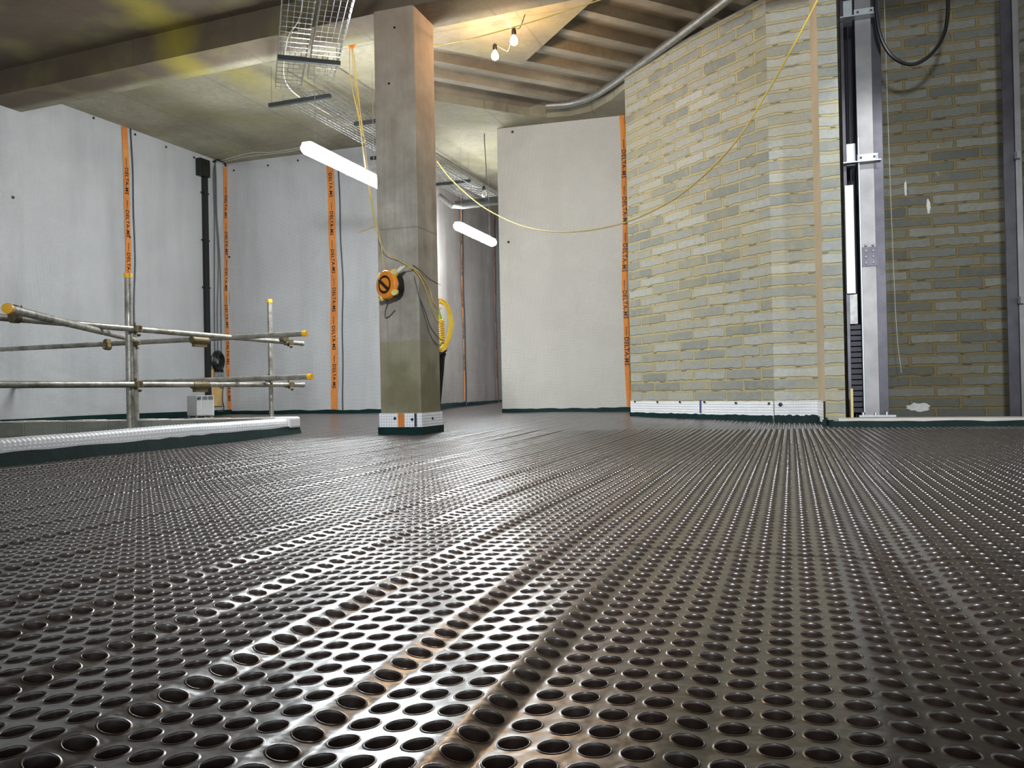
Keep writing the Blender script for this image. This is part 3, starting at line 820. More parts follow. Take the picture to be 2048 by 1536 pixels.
p = c0+V*.2+U*.013; obj('fixing_plug', MB().lathe([(.012, 0), (.012, .006), (.001, .008)], (p.x, p.y, .135), U, 14), 'plug', sk)
for px_, py_ in ((789, 55), (778, 167)):
    p = onwall(px_, py_, (cl.x, cl.y), (c0.x, c0.y), .001); obj('tie_hole', MB().lathe([(.010, 0), (.010, .002), (.001, .002)], p, -V, 12), 'plug', colT)

# ================================================================== scaffold guard rail
A = Vector((*PX(0, 5.43), .91)); B = P(604, 687, 8.86); B.z = .91
dirn = (B-A).normalized()
sc = thing('scaffold_guardrail', 'galvanised scaffold tube guardrail with yellow end caps around the floor opening', 'guardrail', (A.x, A.y, 0))
TR = .0242
def tube_part(a, b, name='tube', caps=(0, 0), r=TR):
    o = obj(name, MB().tube([a, b], r, 16), 'tube', sc); d = (Vector(b)-Vector(a)).normalized()
    for k, p, dd in ((0, Vector(a), -d), (1, Vector(b), d)):
        if caps[k]: obj('end_cap', MB().lathe([(r*1.12, -.03), (r*1.2, -.002), (r*1.14, .008), (.001, .010)], p, dd, 18), 'ycap' if caps[k] == 1 else 'tube', o)
    return o
def coupler(p, d1, d2=Zv):
    p = Vector(p); d1 = Vector(d1).normalized(); d2 = Vector(d2).normalized()
    mb = MB(); r = TR
    for d, off in ((d1, -1), (d2, 1)):
        n = d1.cross(d2); n = n.normalized() if n.length > .1 else Vector((0, 1, 0))
        c = p+n*(.024*off)
        mb.lathe([(r*1.1, -.026), (r*1.34, -.024), (r*1.34, .024), (r*1.1, .026)], c, d, 14)
    n = n.normalized(); s_ = d1.cross(n).normalized()
    mb.bar(p+s_*.028-d1*.01, p+s_*.058+d2*.02, .016); mb.bar(p-s_*.028+n*.02, p-s_*.055-d2*.03+n*.02, .014)
    mb.lathe([(.011, 0), (.011, .018), (.005, .018), (.005, .03)], p+s_*.05+n*.02, n, 6)
    mb.lathe([(.011, 0), (.011, .018), (.005, .018), (.005, .03)], p-s_*.05-n*.01, s_, 6)
    return obj('coupler', mb, 'coupler', sc, smooth=False)
Am = A-dirn*2.2
jt = P(385, 672, 7.15); jt.z = .91
jt = A+dirn*((jt.y-A.y)/dirn.y)
tube_part(Am, jt+dirn*.15, 'top_rail'); tube_part(jt-dirn*.02, B, 'top_rail', (0, 2), TR*.97)
lo_ = Vector((0, 0, -.443))
jl = A+dirn*((7.25-A.y)/dirn.y)
tube_part(Am+lo_, jl+lo_+dirn*.1, 'mid_rail'); tube_part(jl+lo_, B+lo_, 'mid_rail', (0, 2), TR*.97)
# return rails across the far side
R1 = P(612, 667, 7.44); R0_ = P(0, 699, 8.72); ex = (R0_-R1).normalized()
tube_part(R0_+ex*.4, R1, 'top_rail', (0, 1))
S1 = P(622, 753.5, 7.44); S0 = P(290, 764.5, 8.3)
tube_part(S0+(S0-S1).normalized()*3.3, S1, 'mid_rail', (0, 1))
# brace from the near left
T0 = P(15, 617, 4.35); T1 = P(275, 681, 7.7)
tube_part(T0, T1, 'brace', (1, 0))
# standards
def standard(px, ytop, Y, zbot, name='standard', r=TR, cap=1):
    t_ = P(px, ytop, Y); b_ = Vector((t_.x, t_.y, zbot)); tube_part(b_, t_, name, (0, cap), r); return t_
st1 = standard(256, 549, 6.62, -2.6, r=.027); st2 = standard(270, 655, 7.72, -2.6, cap=0); st3 = standard(539, 600, 8.72, .035)
obj('base_plate', MB().box((st3.x, st3.y, .038), (.075, .075, .004)), 'galv', sc)
def on_rail(Y, z): return A+dirn*((Y-A.y)/dirn.y)+Vector((0, 0, z-.91))
for Y_, z_ in ((6.58, .91), (6.58, .467), (8.62, .91), (8.62, .467)): coupler(on_rail(Y_, z_), dirn)
coupler(P(270, 684, 7.68), ex); coupler(P(539, 671, 7.75)+Vector((0, .5, 0)), ex); coupler(P(539, 757, 8.2), ex)
coupler(P(30, 628, 5.0), dirn, (T1-T0)); coupler(P(215, 689, 8.15), ex, dirn)
for c_ in (P(378, 681, 7.3), P(377, 771, 7.3)):
    obj('sleeve_coupler', MB().lathe([(TR*1.12, -.11), (TR*1.35, -.10), (TR*1.35, .10), (TR*1.12, .11)], on_rail(7.3, c_.z), dirn, 14).box(on_rail(7.3, c_.z-.045), (.08, .018, .014), (dirn, dirn.cross(Zv), Zv)), 'coupler', sc, smooth=False)

# ================================================================== heater and things by the left corner
hx = P(391, 815, 10.9); hb = Vector((hx.x, hx.y, fz(hx.x, hx.y)))
# the box sits on the sheet: side face to the left, front to the right
ht = thing('heater', 'white steel heater box with grilles on the floor by the left corner', 'heater', hb.to_tuple())
hu = Vector((.80, -.18, 0)).normalized(); hv = Vector((-.62, .78, 0)).normalized()
n1 = P(393, 800, 10.7); n1.z = 0
w_f, w_s, hh = .255, .40, .265; z0 = hb.z+.045
cen = Vector((n1.x, n1.y, 0))+hu*w_f/2+hv*w_s/2
vs = [Vector((n1.x, n1.y, z0))+hu*a_*w_f+hv*b_*w_s+Zv*c_*hh for a_ in (0, 1) for b_ in (0, 1) for c_ in (0, 1)]
obj('casing', MB().add(vs, [(0, 1, 3, 2), (4, 6, 7, 5), (0, 4, 5, 1), (2, 3, 7, 6), (0, 2, 6, 4), (1, 5, 7, 3)]), 'heater', ht, bevel=.006)
fn = Vector((hu.y, -hu.x, 0)); fn = fn if fn.y < 0 else -fn
def hface(a0, a1, c0_, c1_, name, mat, th=.004):
    c = Vector((n1.x, n1.y, z0))+hu*((a0+a1)/2*w_f)+Zv*((c0_+c1_)/2*hh)+fn*th
    return obj(name, MB().box(c, ((a1-a0)/2*w_f, th, (c1_-c0_)/2*hh), (hu, fn, Zv)), mat, ht)
for g0, g1 in ((.05, .27), (.36, .62), (.68, .94)):
    mb = MB()
    for k in range(6):
        c = Vector((n1.x, n1.y, z0))+hu*((g0+g1)/2*w_f)+Zv*((.80+.03*k)*hh)+fn*.002; mb.box(c, ((g1-g0)/2*w_f, .003, .003), (hu, fn, Zv))
    obj('grille', mb, 'grille', ht)
hface(.36, .95, .05, .76, 'front_panel', 'heater'); hface(.03, .29, .05, .76, 'front_panel', 'heater')
obj('control_knob', MB().lathe([(.010, 0), (.010, .012), (.001, .013)], Vector((n1.x, n1.y, z0+.84*hh))+hu*.035+fn*.002, fn, 12), 'plug', ht)
for a_, b_ in ((.08, .1), (.92, .1), (.08, .9), (.92, .9)):
    p = Vector((n1.x, n1.y, 0))+hu*a_*w_f+hv*b_*w_s; obj('foot', MB().box((p.x, p.y, hb.z+.02), (.015, .015, .032)), 'grille', ht)
# black conduit
def lwp(px, py, off=.0): return onwall(px, py, LWa, LWb, off)
tl = (Vector((*LWb, 0))-Vector((*LWa, 0))).normalized(); nl_ = Vector((tl.y, -tl.x, 0))
cdt = thing('cable_trunking', 'black vertical trunking with a square box at its top, on the left membrane wall', 'trunking', tuple(lwp(412, 790, .03)))
a_ = lwp(409, 345, .035); b_ = lwp(416, 792, .035); b_ = Vector((a_.x, a_.y, b_.z))
obj('trunking', MB().box((a_+b_)/2, (.035, .03, (a_.z-b_.z)/2), (tl, nl_, Zv)), 'plug', cdt, bevel=.004)
p = lwp(406, 336, .05); obj('junction_box', MB().box(p, (.10, .045, .125), (tl, nl_, Zv)), 'plug', cdt, bevel=.006)
obj('conduit_pipe', MB().tube([Vector((a_.x, a_.y, z))+tl*.055 for z in (a_.z, 2, b_.z)], .010, 8), 'gcable', cdt)
for z in np.linspace(b_.z+.2, a_.z-.3, 5):
    obj('saddle', MB().box(Vector((a_.x, a_.y, z)), (.075, .012, .010), (tl, nl_, Zv)), 'plug', cdt)
for i, (x0, x1, x2) in enumerate(((427, 429, 428), (430, 437, 434), (432, 440, 441))):
    pts = [lwp(432-i, 322, .03), lwp(x0, 350, .02), lwp(x0+2, 430, .02), lwp(x1, 520, .02), lwp(x2+1, 620, .02), lwp(x2+2, 712, .03)]
    cable('hanging_cable', pts, .0075, 'gcable', 'thin grey cable hanging in the left corner, %s from the black trunking' % ['nearest', 'second', 'farthest'][i], group='grey cables in the left corner')
# knot of cables at the top of the corner
cable('cable_bunch', [lwp(427, 324, .02), lwp(434, 320, .08), lwp(442, 322, .06), lwp(449, 326, .05), lwp(452, 332, .03)], .014, 'bcable', 'short black cable bunch tucked under the ceiling in the left corner')
# coiled cable
cc = thing('black_cable_coil', 'small round coil of black cable hung beside the trunking', 'cable coil', tuple(lwp(434, 722, .05)))
r_ = random.Random(4)
cq = lwp(434, 722, .05)
for k in range(9):
    rad = .055+.0085*k*(.8+.4*r_.random()); ox, oz, on = r_.uniform(-.012, .012), r_.uniform(-.012, .012), r_.uniform(0, .04)
    obj('loop', MB().tube([cq+tl*(math.cos(a)*rad+ox)+Zv*(math.sin(a)*rad*1.08+oz)+nl_*on for a in np.linspace(0, 2*math.pi, 28, endpoint=False)], .0085, 6, closed=True), 'bcable', cc)
bd_ = thing('socket_board', 'plywood board with grey sockets mounted low in the left corner', 'board', tuple(lwp(434, 800, .02)))
zt_ = lwp(434, 738, .02).z; zb_ = lwp(434, 812, .02).z; cbd = lwp(434, 775, .02)
obj('board', MB().box(Vector((cbd.x, cbd.y, (zt_+zb_)/2)), (.13, .012, (zt_-zb_)/2), (tl, nl_, Zv)), 'ply', bd_)
for k in range(3):
    c = Vector((cbd.x, cbd.y, zt_-.085))+tl*(-.06+.07*k)+nl_*.03; so = obj('socket', MB().box(c, (.028, .02, .035), (tl, nl_, Zv)), 'grille', bd_, bevel=.005)
    obj('plug_top', MB().box(c+Zv*.055, (.014, .014, .026), (tl, nl_, Zv)), 'bcable', so)
obj('isolator', MB().box(Vector((cbd.x, cbd.y, zt_-.21))+tl*.07+nl_*.03, (.04, .025, .06), (tl, nl_, Zv)), 'grille', bd_, bevel=.006)
cable('heater_flex', [lwp(446, 775, .04), lwp(445, 800, .05), lwp(448, 815, .08), lwp(444, 823, .2), Vector((n1.x, n1.y, z0+.07))+hu*w_f+fn*(-.05)], .007, 'bcable', 'black flex looping from the socket board to the white heater')
# white cables draped to the lamp
cable('lamp_feed_cable', [lwp(440, 322, .05), P(500, 306, 11.4), P(535, 305, 10.8), P(575, 300, 9.6), P(606, 293, 7.9)], .006, 'wcable', 'thin white cable sagging from the left corner to the near batten lamp')
cable('lamp_feed_cable', [lwp(444, 325, .05), P(490, 314, 11.6), P(540, 308, 10.9), P(580, 303, 9.7), P(608, 296, 7.95)], .005, 'wcable', 'second thin white cable just below, to the near batten lamp')

# ================================================================== lamps
def batten(pa, pb, label, lit=True):
    pa = Vector(pa); pb = Vector(pb); d = (pb-pa).normalized(); s_ = d.cross(Zv).normalized(); n_ = s_.cross(d).normalized(); c = (pa+pb)/2; L = (pb-pa).length
    t = thing('batten_lamp', label, 'lamp', c.to_tuple(), 'fluorescent battens hung below the ceiling')
    prof = []; K = 14; mb = MB(); vs = []; seg = [-L/2, -L/2+.015, -L/2+.05, L/2-.05, L/2-.015, L/2]; sc_ = [.55, .85, 1, 1, .85, .55]
    for x_, q in zip(seg, sc_):
        for k in range(K+1):
            an = math.pi*.82+math.pi*1.36*k/K; vs.append(c+d*x_+s_*(math.cos(an)*.068*q)+n_*(math.sin(an)*.062*q))
    fs = [(i*(K+1)+k, i*(K+1)+k+1, (i+1)*(K+1)+k+1, (i+1)*(K+1)+k) for i in range(5) for k in range(K)]
    fs += [tuple(range(K+1)), tuple(5*(K+1)+k for k in range(K, -1, -1))]
    mb.add(vs, fs); mb.smooth = True
    obj('diffuser', mb, 'tube_on', t)
    obj('housing', MB().box(c+n_*.045, (L/2-.02, .05, .016), (d, s_, n_)), 'heater', t, bevel=.008)
    for q in (-.38, .38):
        p = c+d*(L*q); obj('suspension_wire', MB().tube([p+n_*.055, Vector((p.x, p.y, 3.86))], .0025, 5), 'wire', t)
    return t
batten(P(610, 294, 7.67), P(764, 369, 9.1), 'bright white batten lamp hanging left of the concrete column')
batten(P(914, 451, 11.4), P(987, 486, 12.8), 'bright white batten lamp hanging in the far corridor right of the column')
def bulb(px, py, Y, label, lit=True, r=.034):
    c = P(px, py, Y); t = thing('light_bulb', label, 'light bulb', c.to_tuple(), 'bare bulbs on the ceiling')
    prof = [(.012, .055), (.016, .04), (.026, .024), (.033, .006), (.034, -.008), (.028, -.026), (.014, -.036), (.001, -.038)]
    obj('glass', MB().lathe([(a*r/.034, b*r/.034) for a, b in prof], c, Zv, 18), 'bulb_on' if lit else 'bulb_off', t)
    obj('lamp_holder', MB().lathe([(.018, .05), (.022, .06), (.021, .10), (.012, .115), (.004, .12)], c, Zv, 14), 'plug', t)
    return c
b1 = bulb(1028, 82, 7.45, 'glowing bare bulb, the nearer and higher of the lit pair')
b2 = bulb(990, 112, 7.85, 'glowing bare bulb, the farther and lower of the lit pair')
b3 = bulb(968, 388, 11.2, 'unlit bare bulb hanging in the corridor right of the column', False, .040)
top = Vector((0, 0, .12))
cable('bulb_cable', [P(1000, 0, 6.9), P(1018, 50, 7.3), b1+top], .005, 'ycable', 'yellow cable coming down from the top edge to the nearer lit bulb')
cable('bulb_cable', [b1+top, P(1040, 55, 7.55), P(1053, 20, 7.7)], .004, 'gcable', 'thin dark cable rising from the nearer lit bulb to the ceiling')
cable('bulb_cable', [b2+top, P(1010, 100, 7.8), P(1018, 99, 7.75), b1+Vector((0, 0, .1))], .004, 'gcable', 'thin dark cable linking the two lit bulbs')
cable('bulb_cable', [Vector((b3.x+.02, b3.y, 3.86)), b3+top, P(900, 345, 10.2), P(876, 325, 9.6)], .006, 'gcable', 'dark cable running to the unlit corridor bulb')
cable('ceiling_cable', [P(835, 86, 7.15), P(870, 90, 7.5), P(940, 78, 7.3), P(1060, 45, 7.0), P(1230, -10, 6.6)], .005, 'ycable', 'yellow cable strung under the ceiling from the column past the lit bulbs')

# ================================================================== cable baskets
def basket(p0, d, L, w, label, dep=.055, r=.0028, channels=(), z=None, cw_sp=.10, lw_sp=.05):
    d = Vector(d).normalized(); s_ = d.cross(Zv).normalized(); p0 = Vector(p0)
    t = thing('cable_basket', label, 'cable tray', p0.to_tuple(), 'wire baskets below the ceiling')
    mb = MB(); n = int(round(w/lw_sp))
    lines = [(-w/2+w*k/n, 0) for k in range(n+1)]+[(-w/2, dep), (w/2, dep), (-w/2, dep*.5), (w/2, dep*.5)]
    for x_, z_ in lines: mb.tube([p0+s_*x_+Zv*z_, p0+d*L+s_*x_+Zv*z_], r*1.15, 5)
    m_ = MB(); k = 0.0
    while k <= L:
        q = p0+d*k; m_.tube([q-s_*w/2+Zv*dep, q-s_*w/2-Zv*.003, q+s_*w/2-Zv*.003, q+s_*w/2+Zv*dep], r, 5); k += cw_sp
    obj('long_wires', mb, 'wire', t, smooth=False); obj('cross_wires', m_, 'wire', t, smooth=False)
    for k_, e0_, e1_ in channels:
        q = p0+d*k_; o = obj('support_channel', MB().box(q-Zv*.025+s_*((e0_+e1_)/2), ((e1_-e0_)/2, .02, .02), (s_, d, Zv)), 'channel', t)
        for e in (e0_+.03, e1_-.03): obj('threaded_rod', MB().tube([q+s_*e-Zv*.03, q+s_*e+Zv*(3.86-q.z)], .004, 5), 'wire', t)
    return t
ZB = 3.44
p_n = ceil_pt(676, 0, ZB); q_n = ceil_pt(598, 0, ZB)
e_r = ceil_pt(640, 160, ZB); e_l = ceil_pt(577, 180, ZB)
dn = ((e_r-p_n).normalized()+(e_l-q_n).normalized()).normalized()
basket(p_n-dn*1.2, dn, 1.2+(e_r-p_n).length, .25, 'wire cable basket overhead, right one of the near pair', channels=((2.4, -.42, .14),))
basket(q_n-dn*1.2, dn, 1.2+(e_l-q_n).length, .25, 'wire cable basket overhead, left one of the near pair')
# run away from the camera over the lamp
s0 = ceil_pt(655, 178, 3.47); f0 = ceil_pt(1010, 398, 3.47); dv = (f0-s0).normalized()
sx_ = dv.cross(Zv).normalized()
LB = (f0-s0).length
basket(s0-sx_*.17, dv, LB, .25, 'long wire basket running away behind the column, right one of the far pair', channels=((.12, -.62, .13), (1.0, -.10, .40), (2.3, -.62, .14), (3.9, -.55, .14), (LB-.2, -.62, .14)))
basket(s0-sx_*.48+dv*.1, dv, LB-.1, .25, 'long wire basket running away over the near lamp, left one of the far pair')
cable('data_cable', [q_n+Zv*.02-dn*.6, q_n+Zv*.02+dn*.3+Vector((.03, 0, 0)), q_n+dn*.9+Zv*.03-Vector((.06, 0, 0)), e_l+Zv*.03, s0-sx_*.45+dv*.8+Zv*.03], .005, 'wcable', 'pale cable lying in the left near wire basket')
# pipe in the corridor ceiling
obj_ = obj('corridor_pipe', MB().tube([P(880, 392, 12.2), P(905, 412, 11.9), P(925, 413, 12.3), P(1004, 404, 14.2)], .04, 12), 'galv'); tag(obj_, 'galvanised pipe under the corridor ceiling above the far lamp', 'pipe')
# duct / pipe following the top of the curved wall
dz = 3.94
dpts = [ceil_pt(1092, 212, dz), ceil_pt(1135, 208, dz), ceil_pt(1175, 197, dz), ceil_pt(1210, 178, dz), ceil_pt(1260, 143, dz), ceil_pt(1330, 92, dz), ceil_pt(1400, 40, dz), ceil_pt(1470, -14, dz), ceil_pt(1560, -90, dz)]
o = obj('curved_pipe', MB().tube(crom(dpts, 6), .045, 16), 'galv'); tag(o, 'grey steel pipe curving along the top of the pale block wall', 'pipe')

# ================================================================== socket splitter on the column
cs = onwall(797, 573, (cl.x, cl.y), (c0.x, c0.y), .0)
fdir = (-V*.92-U*.38).normalized()
sp = thing('cable_splitter', 'round orange power splitter with black handle strapped to the column', 'power splitter', cs.to_tuple())
cface = cs-V*.12-U*.02
obj('body', MB().lathe([(.085, 0), (.11, .015), (.112, .075), (.10, .09)], cface-fdir*.075, fdir, 28), 'plug', sp)
obj('face', MB().lathe([(.112, -.004), (.120, .004), (.120, .030), (.112, .040), (.075, .044), (.073, .030), (.001, .030)], cface+fdir*.012, fdir, 32), 'orange', sp)
obj('dial_ring', MB().lathe([(.073, .030), (.075, .047), (.066, .050), (.062, .034), (.001, .033)], cface+fdir*.014, fdir, 28), 'plug', sp)
obj('dial', MB().lathe([(.058, .034), (.055, .050), (.001, .052)], cface+fdir*.014, fdir, 26), 'orange', sp)
xr = fdir.cross(Zv).normalized(); yr = xr.cross(fdir)
hd = (-xr*.75+yr*.6).normalized() if xr.x < 0 else (-xr*.75+yr*.6).normalized()
hd = (xr*.8-yr*.6).normalized() if xr.x > 0 else (-xr*.8-yr*.6).normalized()
obj('handle', MB().bar(cface+fdir*.072-hd*.064, cface+fdir*.072+hd*.064, .022, .016, fdir), 'plug', sp, bevel=.003)
rt = xr if xr.x > 0 else -xr
for ax_, ay_ in ((.085, .085), (-.075, .07), (.085, -.065), (-.065, -.095)):
    dd = (rt*ax_+Zv*ay_); c = cface+dd+fdir*.01
    so = obj('outlet', MB().lathe([(.022, -.01), (.027, .0), (.027, .035), (.022, .042), (.001, .040)], c, (fdir+dd.normalized()*.5), 16), 'cream', sp)
obj('plug_body', MB().tube([cface+rt*.10+Zv*.10, cface+rt*.14+Zv*.125-fdir*.01, cface+rt*.17+Zv*.14-fdir*.02], [.016, .018, .008], 10), 'wcable', sp)
obj('bracket', MB().bar(cface-fdir*.07+rt*.02, Vector((cs.x, cs.y, cs.z))+Vector((0, 0, 0)), .05, .03), 'plug', sp)
def colw(px, py, off=.012): return onwall(px, py, (cl.x, cl.y), (c0.x, c0.y), off)
def colr(px, py, off=.012): return onwall(px, py, (c0.x, c0.y), (cr.x, cr.y), off)
g_ = 'cables draped over the right edge of the column'
cable('draped_cable', [cface+rt*.16+Zv*.14, colw(828, 538, .05), colw(838, 545, .04), colr(858, 575, .02), colr(866, 603, .02), colr(876, 616, .02), colr(884, 617, .05)], .004, 'ycable', 'yellow cable draped over the column edge, uppermost of the bundle', group=g_)
cable('draped_cable', [colw(800, 522, .02), colw(828, 540, .03), colw(843, 560, .03), colr(858, 600, .02), colr(872, 635, .02), colr(880, 645, .05)], .004, 'ycable', 'yellow cable draped over the column edge, second of the bundle', group=g_)
cable('draped_cable', [colw(828, 552, .03), colw(838, 590, .02), colr(850, 622, .02), colr(862, 655, .02), colr(880, 678, .03), colr(888, 681, .05)], .0035, 'gcable', 'dark cable draped over the column edge, third of the bundle', group=g_)
cable('draped_cable', [colw(829, 555, .03), colw(840, 600, .02), colr(850, 635, .02), colr(860, 668, .02), colr(872, 687, .02), colr(884, 691, .05)], .0035, 'gcable', 'dark cable draped over the column edge, lowest of the bundle', group=g_)
cable('tie_wire', [colw(826, 530, .02), colw(843, 543, .014), colr(860, 558, .012), colr(881, 570, .012)], .0025, 'bcable', 'thin black tie wire crossing the column just above the bundle')
cable('splitter_lead', [cface-rt*.06-Zv*.12, colw(776, 604, .05), colw(771, 620, .03), colw(771, 634, .03), colw(779, 632, .02), colw(790, 620, .02)], .004, 'gcable', 'short grey lead hanging below the orange splitter')
# cables down from the ceiling to the splitter
def hang(pts, label, r=.0032, mat='ycable'): return cable('ceiling_cable', pts, r, mat, label)
hang([P(702, 80, 7.7), P(708, 150, 7.65), P(722, 265, 7.4), P(735, 350, 7.1), P(752, 440, 6.9), P(762, 490, 6.85), P(771, 560, 6.9), P(775, 590, 6.93)], 'yellow cable from the orange ceiling bag to the left side of the splitter')
hang([P(704, 85, 7.75), P(714, 180, 7.6), P(728, 275, 7.3), P(740, 380, 7.0), P(749, 440, 6.85), P(766, 497, 6.83), colw(800, 522, .02)], 'yellow cable from the orange ceiling bag across the column face')
hang([P(700, 78, 7.8), P(700, 150, 7.75), P(718, 240, 7.5), P(730, 330, 7.2), P(750, 452, 6.9)], 'brownish yellow cable hanging just left of the others beside the column', .0035, 'ycable')
cable('ceiling_cable', [P(708, 110, 7.8), P(718, 200, 7.7), P(724, 262, 7.6), P(727, 272, 7.5)], .003, 'ycable', 'short yellow cable between the ceiling bag and the wire basket')
o = obj('stick', MB().tube([P(715, 466, 6.9), P(752, 452, 6.9)], .0045, 6), 'ply'); tag(o, 'thin wooden stick caught in the cables left of the column', 'stick')
bg_ = P(703, 82, 7.75)
o = obj('ceiling_bag', MB().lathe([(.02, .12), (.05, .09), (.06, .03), (.045, -.03), (.02, -.07), (.004, -.08)], bg_, Zv, 9), 'orange', smooth=False); tag(o, 'small orange cable gland bag hanging from the ceiling beside the wire baskets', 'bag')
cable('bag_tie', [bg_+Zv*.11, Vector((bg_.x, bg_.y, 3.86))], .003, 'bcable', 'black tie holding the orange bag to the ceiling', k=2)
# yellow coil on the far side of the column
ccn = Vector((*PX(884, 7.38), 0)); ccn.z = Zat(884, 650, 7.38)
yc = thing('yellow_cable_coil', 'coil of yellow cable hung on the right side of the column', 'cable coil', ccn.to_tuple())
r_ = random.Random(9)
for k in range(8):
    rx = .088+.010*(k % 5)*.55; rz = .205+.007*(k % 4); pts = []
    cx = Vector(((-.012)+.004*k*.4, .006*k-.02, r_.uniform(-.012, .012)))
    for j in range(40):
        an = 2*math.pi*j/40; pts.append(ccn+cx+Vector((math.cos(an)*rx*(1+.15*math.sin(an*1)), math.cos(an)*.02, math.sin(an)*rz)))
    obj('loop', MB().tube(pts, .0055, 7, closed=True), 'ycoil', yc)
pts = []
for j in range(90):
    an = 2*math.pi*j/9; pts.append(ccn+Vector((.005+math.cos(an)*.028, -.03+math.sin(an)*.02, .05-j/90*.2)))
obj('wrap', MB().tube(pts, .006, 6), 'ycoil', yc)
obj('hook', MB().tube([ccn+Vector((0, .0, .20)), ccn+Vector((-.02, .0, .23)), Vector((cr.x-.02, cr.y-.02, ccn.z+.21))], .005, 6), 'galv', yc)

# big festoon cable
fest = [P(874, 322, 9.2), P(900, 356, 8.9), P(950, 402, 8.3), P(1000, 433, 7.8), P(1060, 456, 7.2), P(1140, 464, 6.5), P(1240, 448, 5.9), P(1330, 409, 5.4), P(1400, 358, 5.0), P(1470, 285, 4.6), P(1530, 192, 4.3), P(1585, 95, 4.0), P(1640, -10, 3.8), P(1700, -130, 3.6)]
cable('festoon_cable', fest, .0052, 'ycable', 'long yellow cable sagging in front of the pale walls from corridor to ceiling')

# ================================================================== lift shaft gear
nS = Vector((-.33, -1, 0)).normalized(); tS = Vector((1, -.33, 0)).normalized()
def vpost(name, px, Y, w, dpt, mat, z0, z1, parent=None, ax=(tS, nS)):
    x, y = PX(px, Y); return obj(name, MB().box(Vector((x, y, (z0+z1)/2)), (w/2, dpt/2, (z1-z0)/2), (ax[0], ax[1], Zv)), mat, parent, bevel=.003)
gx, gy = PX(1749, 7.55)
gr = thing('lift_guide_rail', 'tall steel lift guide post standing just inside the shaft by the block pier', 'guide rail', (gx, gy, 0))
# channel: web + two flanges, plus machined rail face
vpost('front_flange', 1742, 7.35, .135, .012, 'steel', .03, 4.4, gr)
vpost('web', 1751, 7.43, .012, .15, 'steel_d', .03, 4.4, gr)
vpost('rear_flange', 1763, 7.52, .12, .012, 'steel_d', .03, 4.4, gr)
vpost('edge_strip', 1727.5, 7.33, .014, .05, 'zinc', .10, 2.55, gr)
x, y = PX(1745, 7.33)
fp = obj('fishplate', MB().box((x, y, Zat(1740, 512, 7.3)), (.066, .008, .085), (tS, nS, Zv)), 'steel_d', gr)
for iz in range(4):
    for ix in (-.03, .03): obj('bolt', MB().lathe([(.012, 0), (.012, .008), (.005, .012)], Vector((x, y, Zat(1740, 489+iz*12, 7.3)))+tS*ix+nS*.008, nS, 6), 'zinc', fp)
bp = obj('base_bracket', MB().box((x+.04, y+.02, .07), (.15, .07, .008), (tS, nS, Zv)), 'zinc', gr)
for ix in (-.09, .02, .12): obj('bolt', MB().lathe([(.012, 0), (.012, .02), (.006, .03)], Vector((x+ix, y, .078)), Zv, 6), 'zinc', bp)
def shaft_bracket(py, long=True):
    z = Zat(1740, py, 7.28); p = Vector((x, y, z))
    b = obj('wall_bracket', MB().box(p+nS*.03+Zv*.025, (.085, .006, .035), (tS, nS, Zv)).box(p+nS*.045-tS*.05-Zv*.012, (.155, .045, .005), (tS, nS, Zv)), 'zinc', gr)
    for ix in (-.055, .055): obj('bolt', MB().lathe([(.011, 0), (.011, .008), (.005, .010)], p+tS*ix+nS*.036+Zv*.03, nS, 6), 'steel_d', b)
    obj('clip', MB().tube([p+tS*.07+nS*.04, p+tS*.085+nS*.03+Zv*.06, p+tS*.075+nS*.0+Zv*.07], .006, 6), 'zinc', gr)
    obj('side_plate', MB().box(p-tS*.13-nS*.10+Zv*.09, (.04, .05, .10), (tS, nS, Zv)), 'zinc', gr, bevel=.004)
shaft_bracket(320); shaft_bracket(28)
# counterweight / dark frame rail at the left reveal
dk = thing('counterweight_frame', 'dark counterweight guide frame and stacked plates in the left reveal of the shaft', 'lift frame', (*PX(1712, 7.6), 0))
vpost('rail', 1699, 7.45, .03, .10, 'steel_d', .0, 4.4, dk); vpost('rail', 1711, 7.55, .012, .08, 'cw', .0, 4.4, dk)
vpost('back_plate', 1722, 7.95, .20, .02, 'cw', 0, 4.4, dk)
z_a = Zat(1715, 372, 7.4); z_b = Zat(1715, 588, 7.4)
vpost('cover_plate', 1707, 7.36, .075, .006, 'zinc', z_b, z_a, dk); vpost('cover_plate', 1710, 7.40, .075, .006, 'galv', z_b-.27, z_b, dk)
mb = MB(); z = .12
x2, y2 = PX(1717, 7.55)
while z < z_b-.28: mb.box((x2, y2, z), (.085, .12, .021), (tS, nS, Zv)); z += .05
obj('weight_plates', mb, 'cw', dk, bevel=.002)
vpost('marker_strip', 1703, 7.0, .022, .01, 'cream', .06, .32, dk)
# right side rails
rr_ = thing('lift_guide_rail', 'dark steel lift guide rail at the right edge of the shaft', 'guide rail', (*PX(2030, 7.4), 0))
vpost('front_flange', 2029, 7.35, .09, .012, 'steel_d', 0, 4.4, rr_); vpost('web', 2038, 7.40, .012, .12, 'steel_d', 0, 4.4, rr_); vpost('rear_flange', 2048, 7.3, .05, .02, 'steel', 0, 4.4, rr_)
for py_ in (310, 600):
    xx, yy = PX(2046, 7.25); obj('clip', MB().box((xx, yy, Zat(2040, py_, 7.25)), (.015, .02, .03)), 'zinc', rr_)
cable('travelling_cable', [P(1751, -60, 7.2), P(1752, 20, 7.2), P(1762, 75, 7.2), P(1785, 113, 7.2), P(1822, 129, 7.2), P(1858, 112, 7.2), P(1885, 75, 7.2), P(1895, 30, 7.2), P(1896, -60, 7.2)], .0165, 'bcable', 'black lift travelling cable hanging in a loop in front of the dark shaft wall')
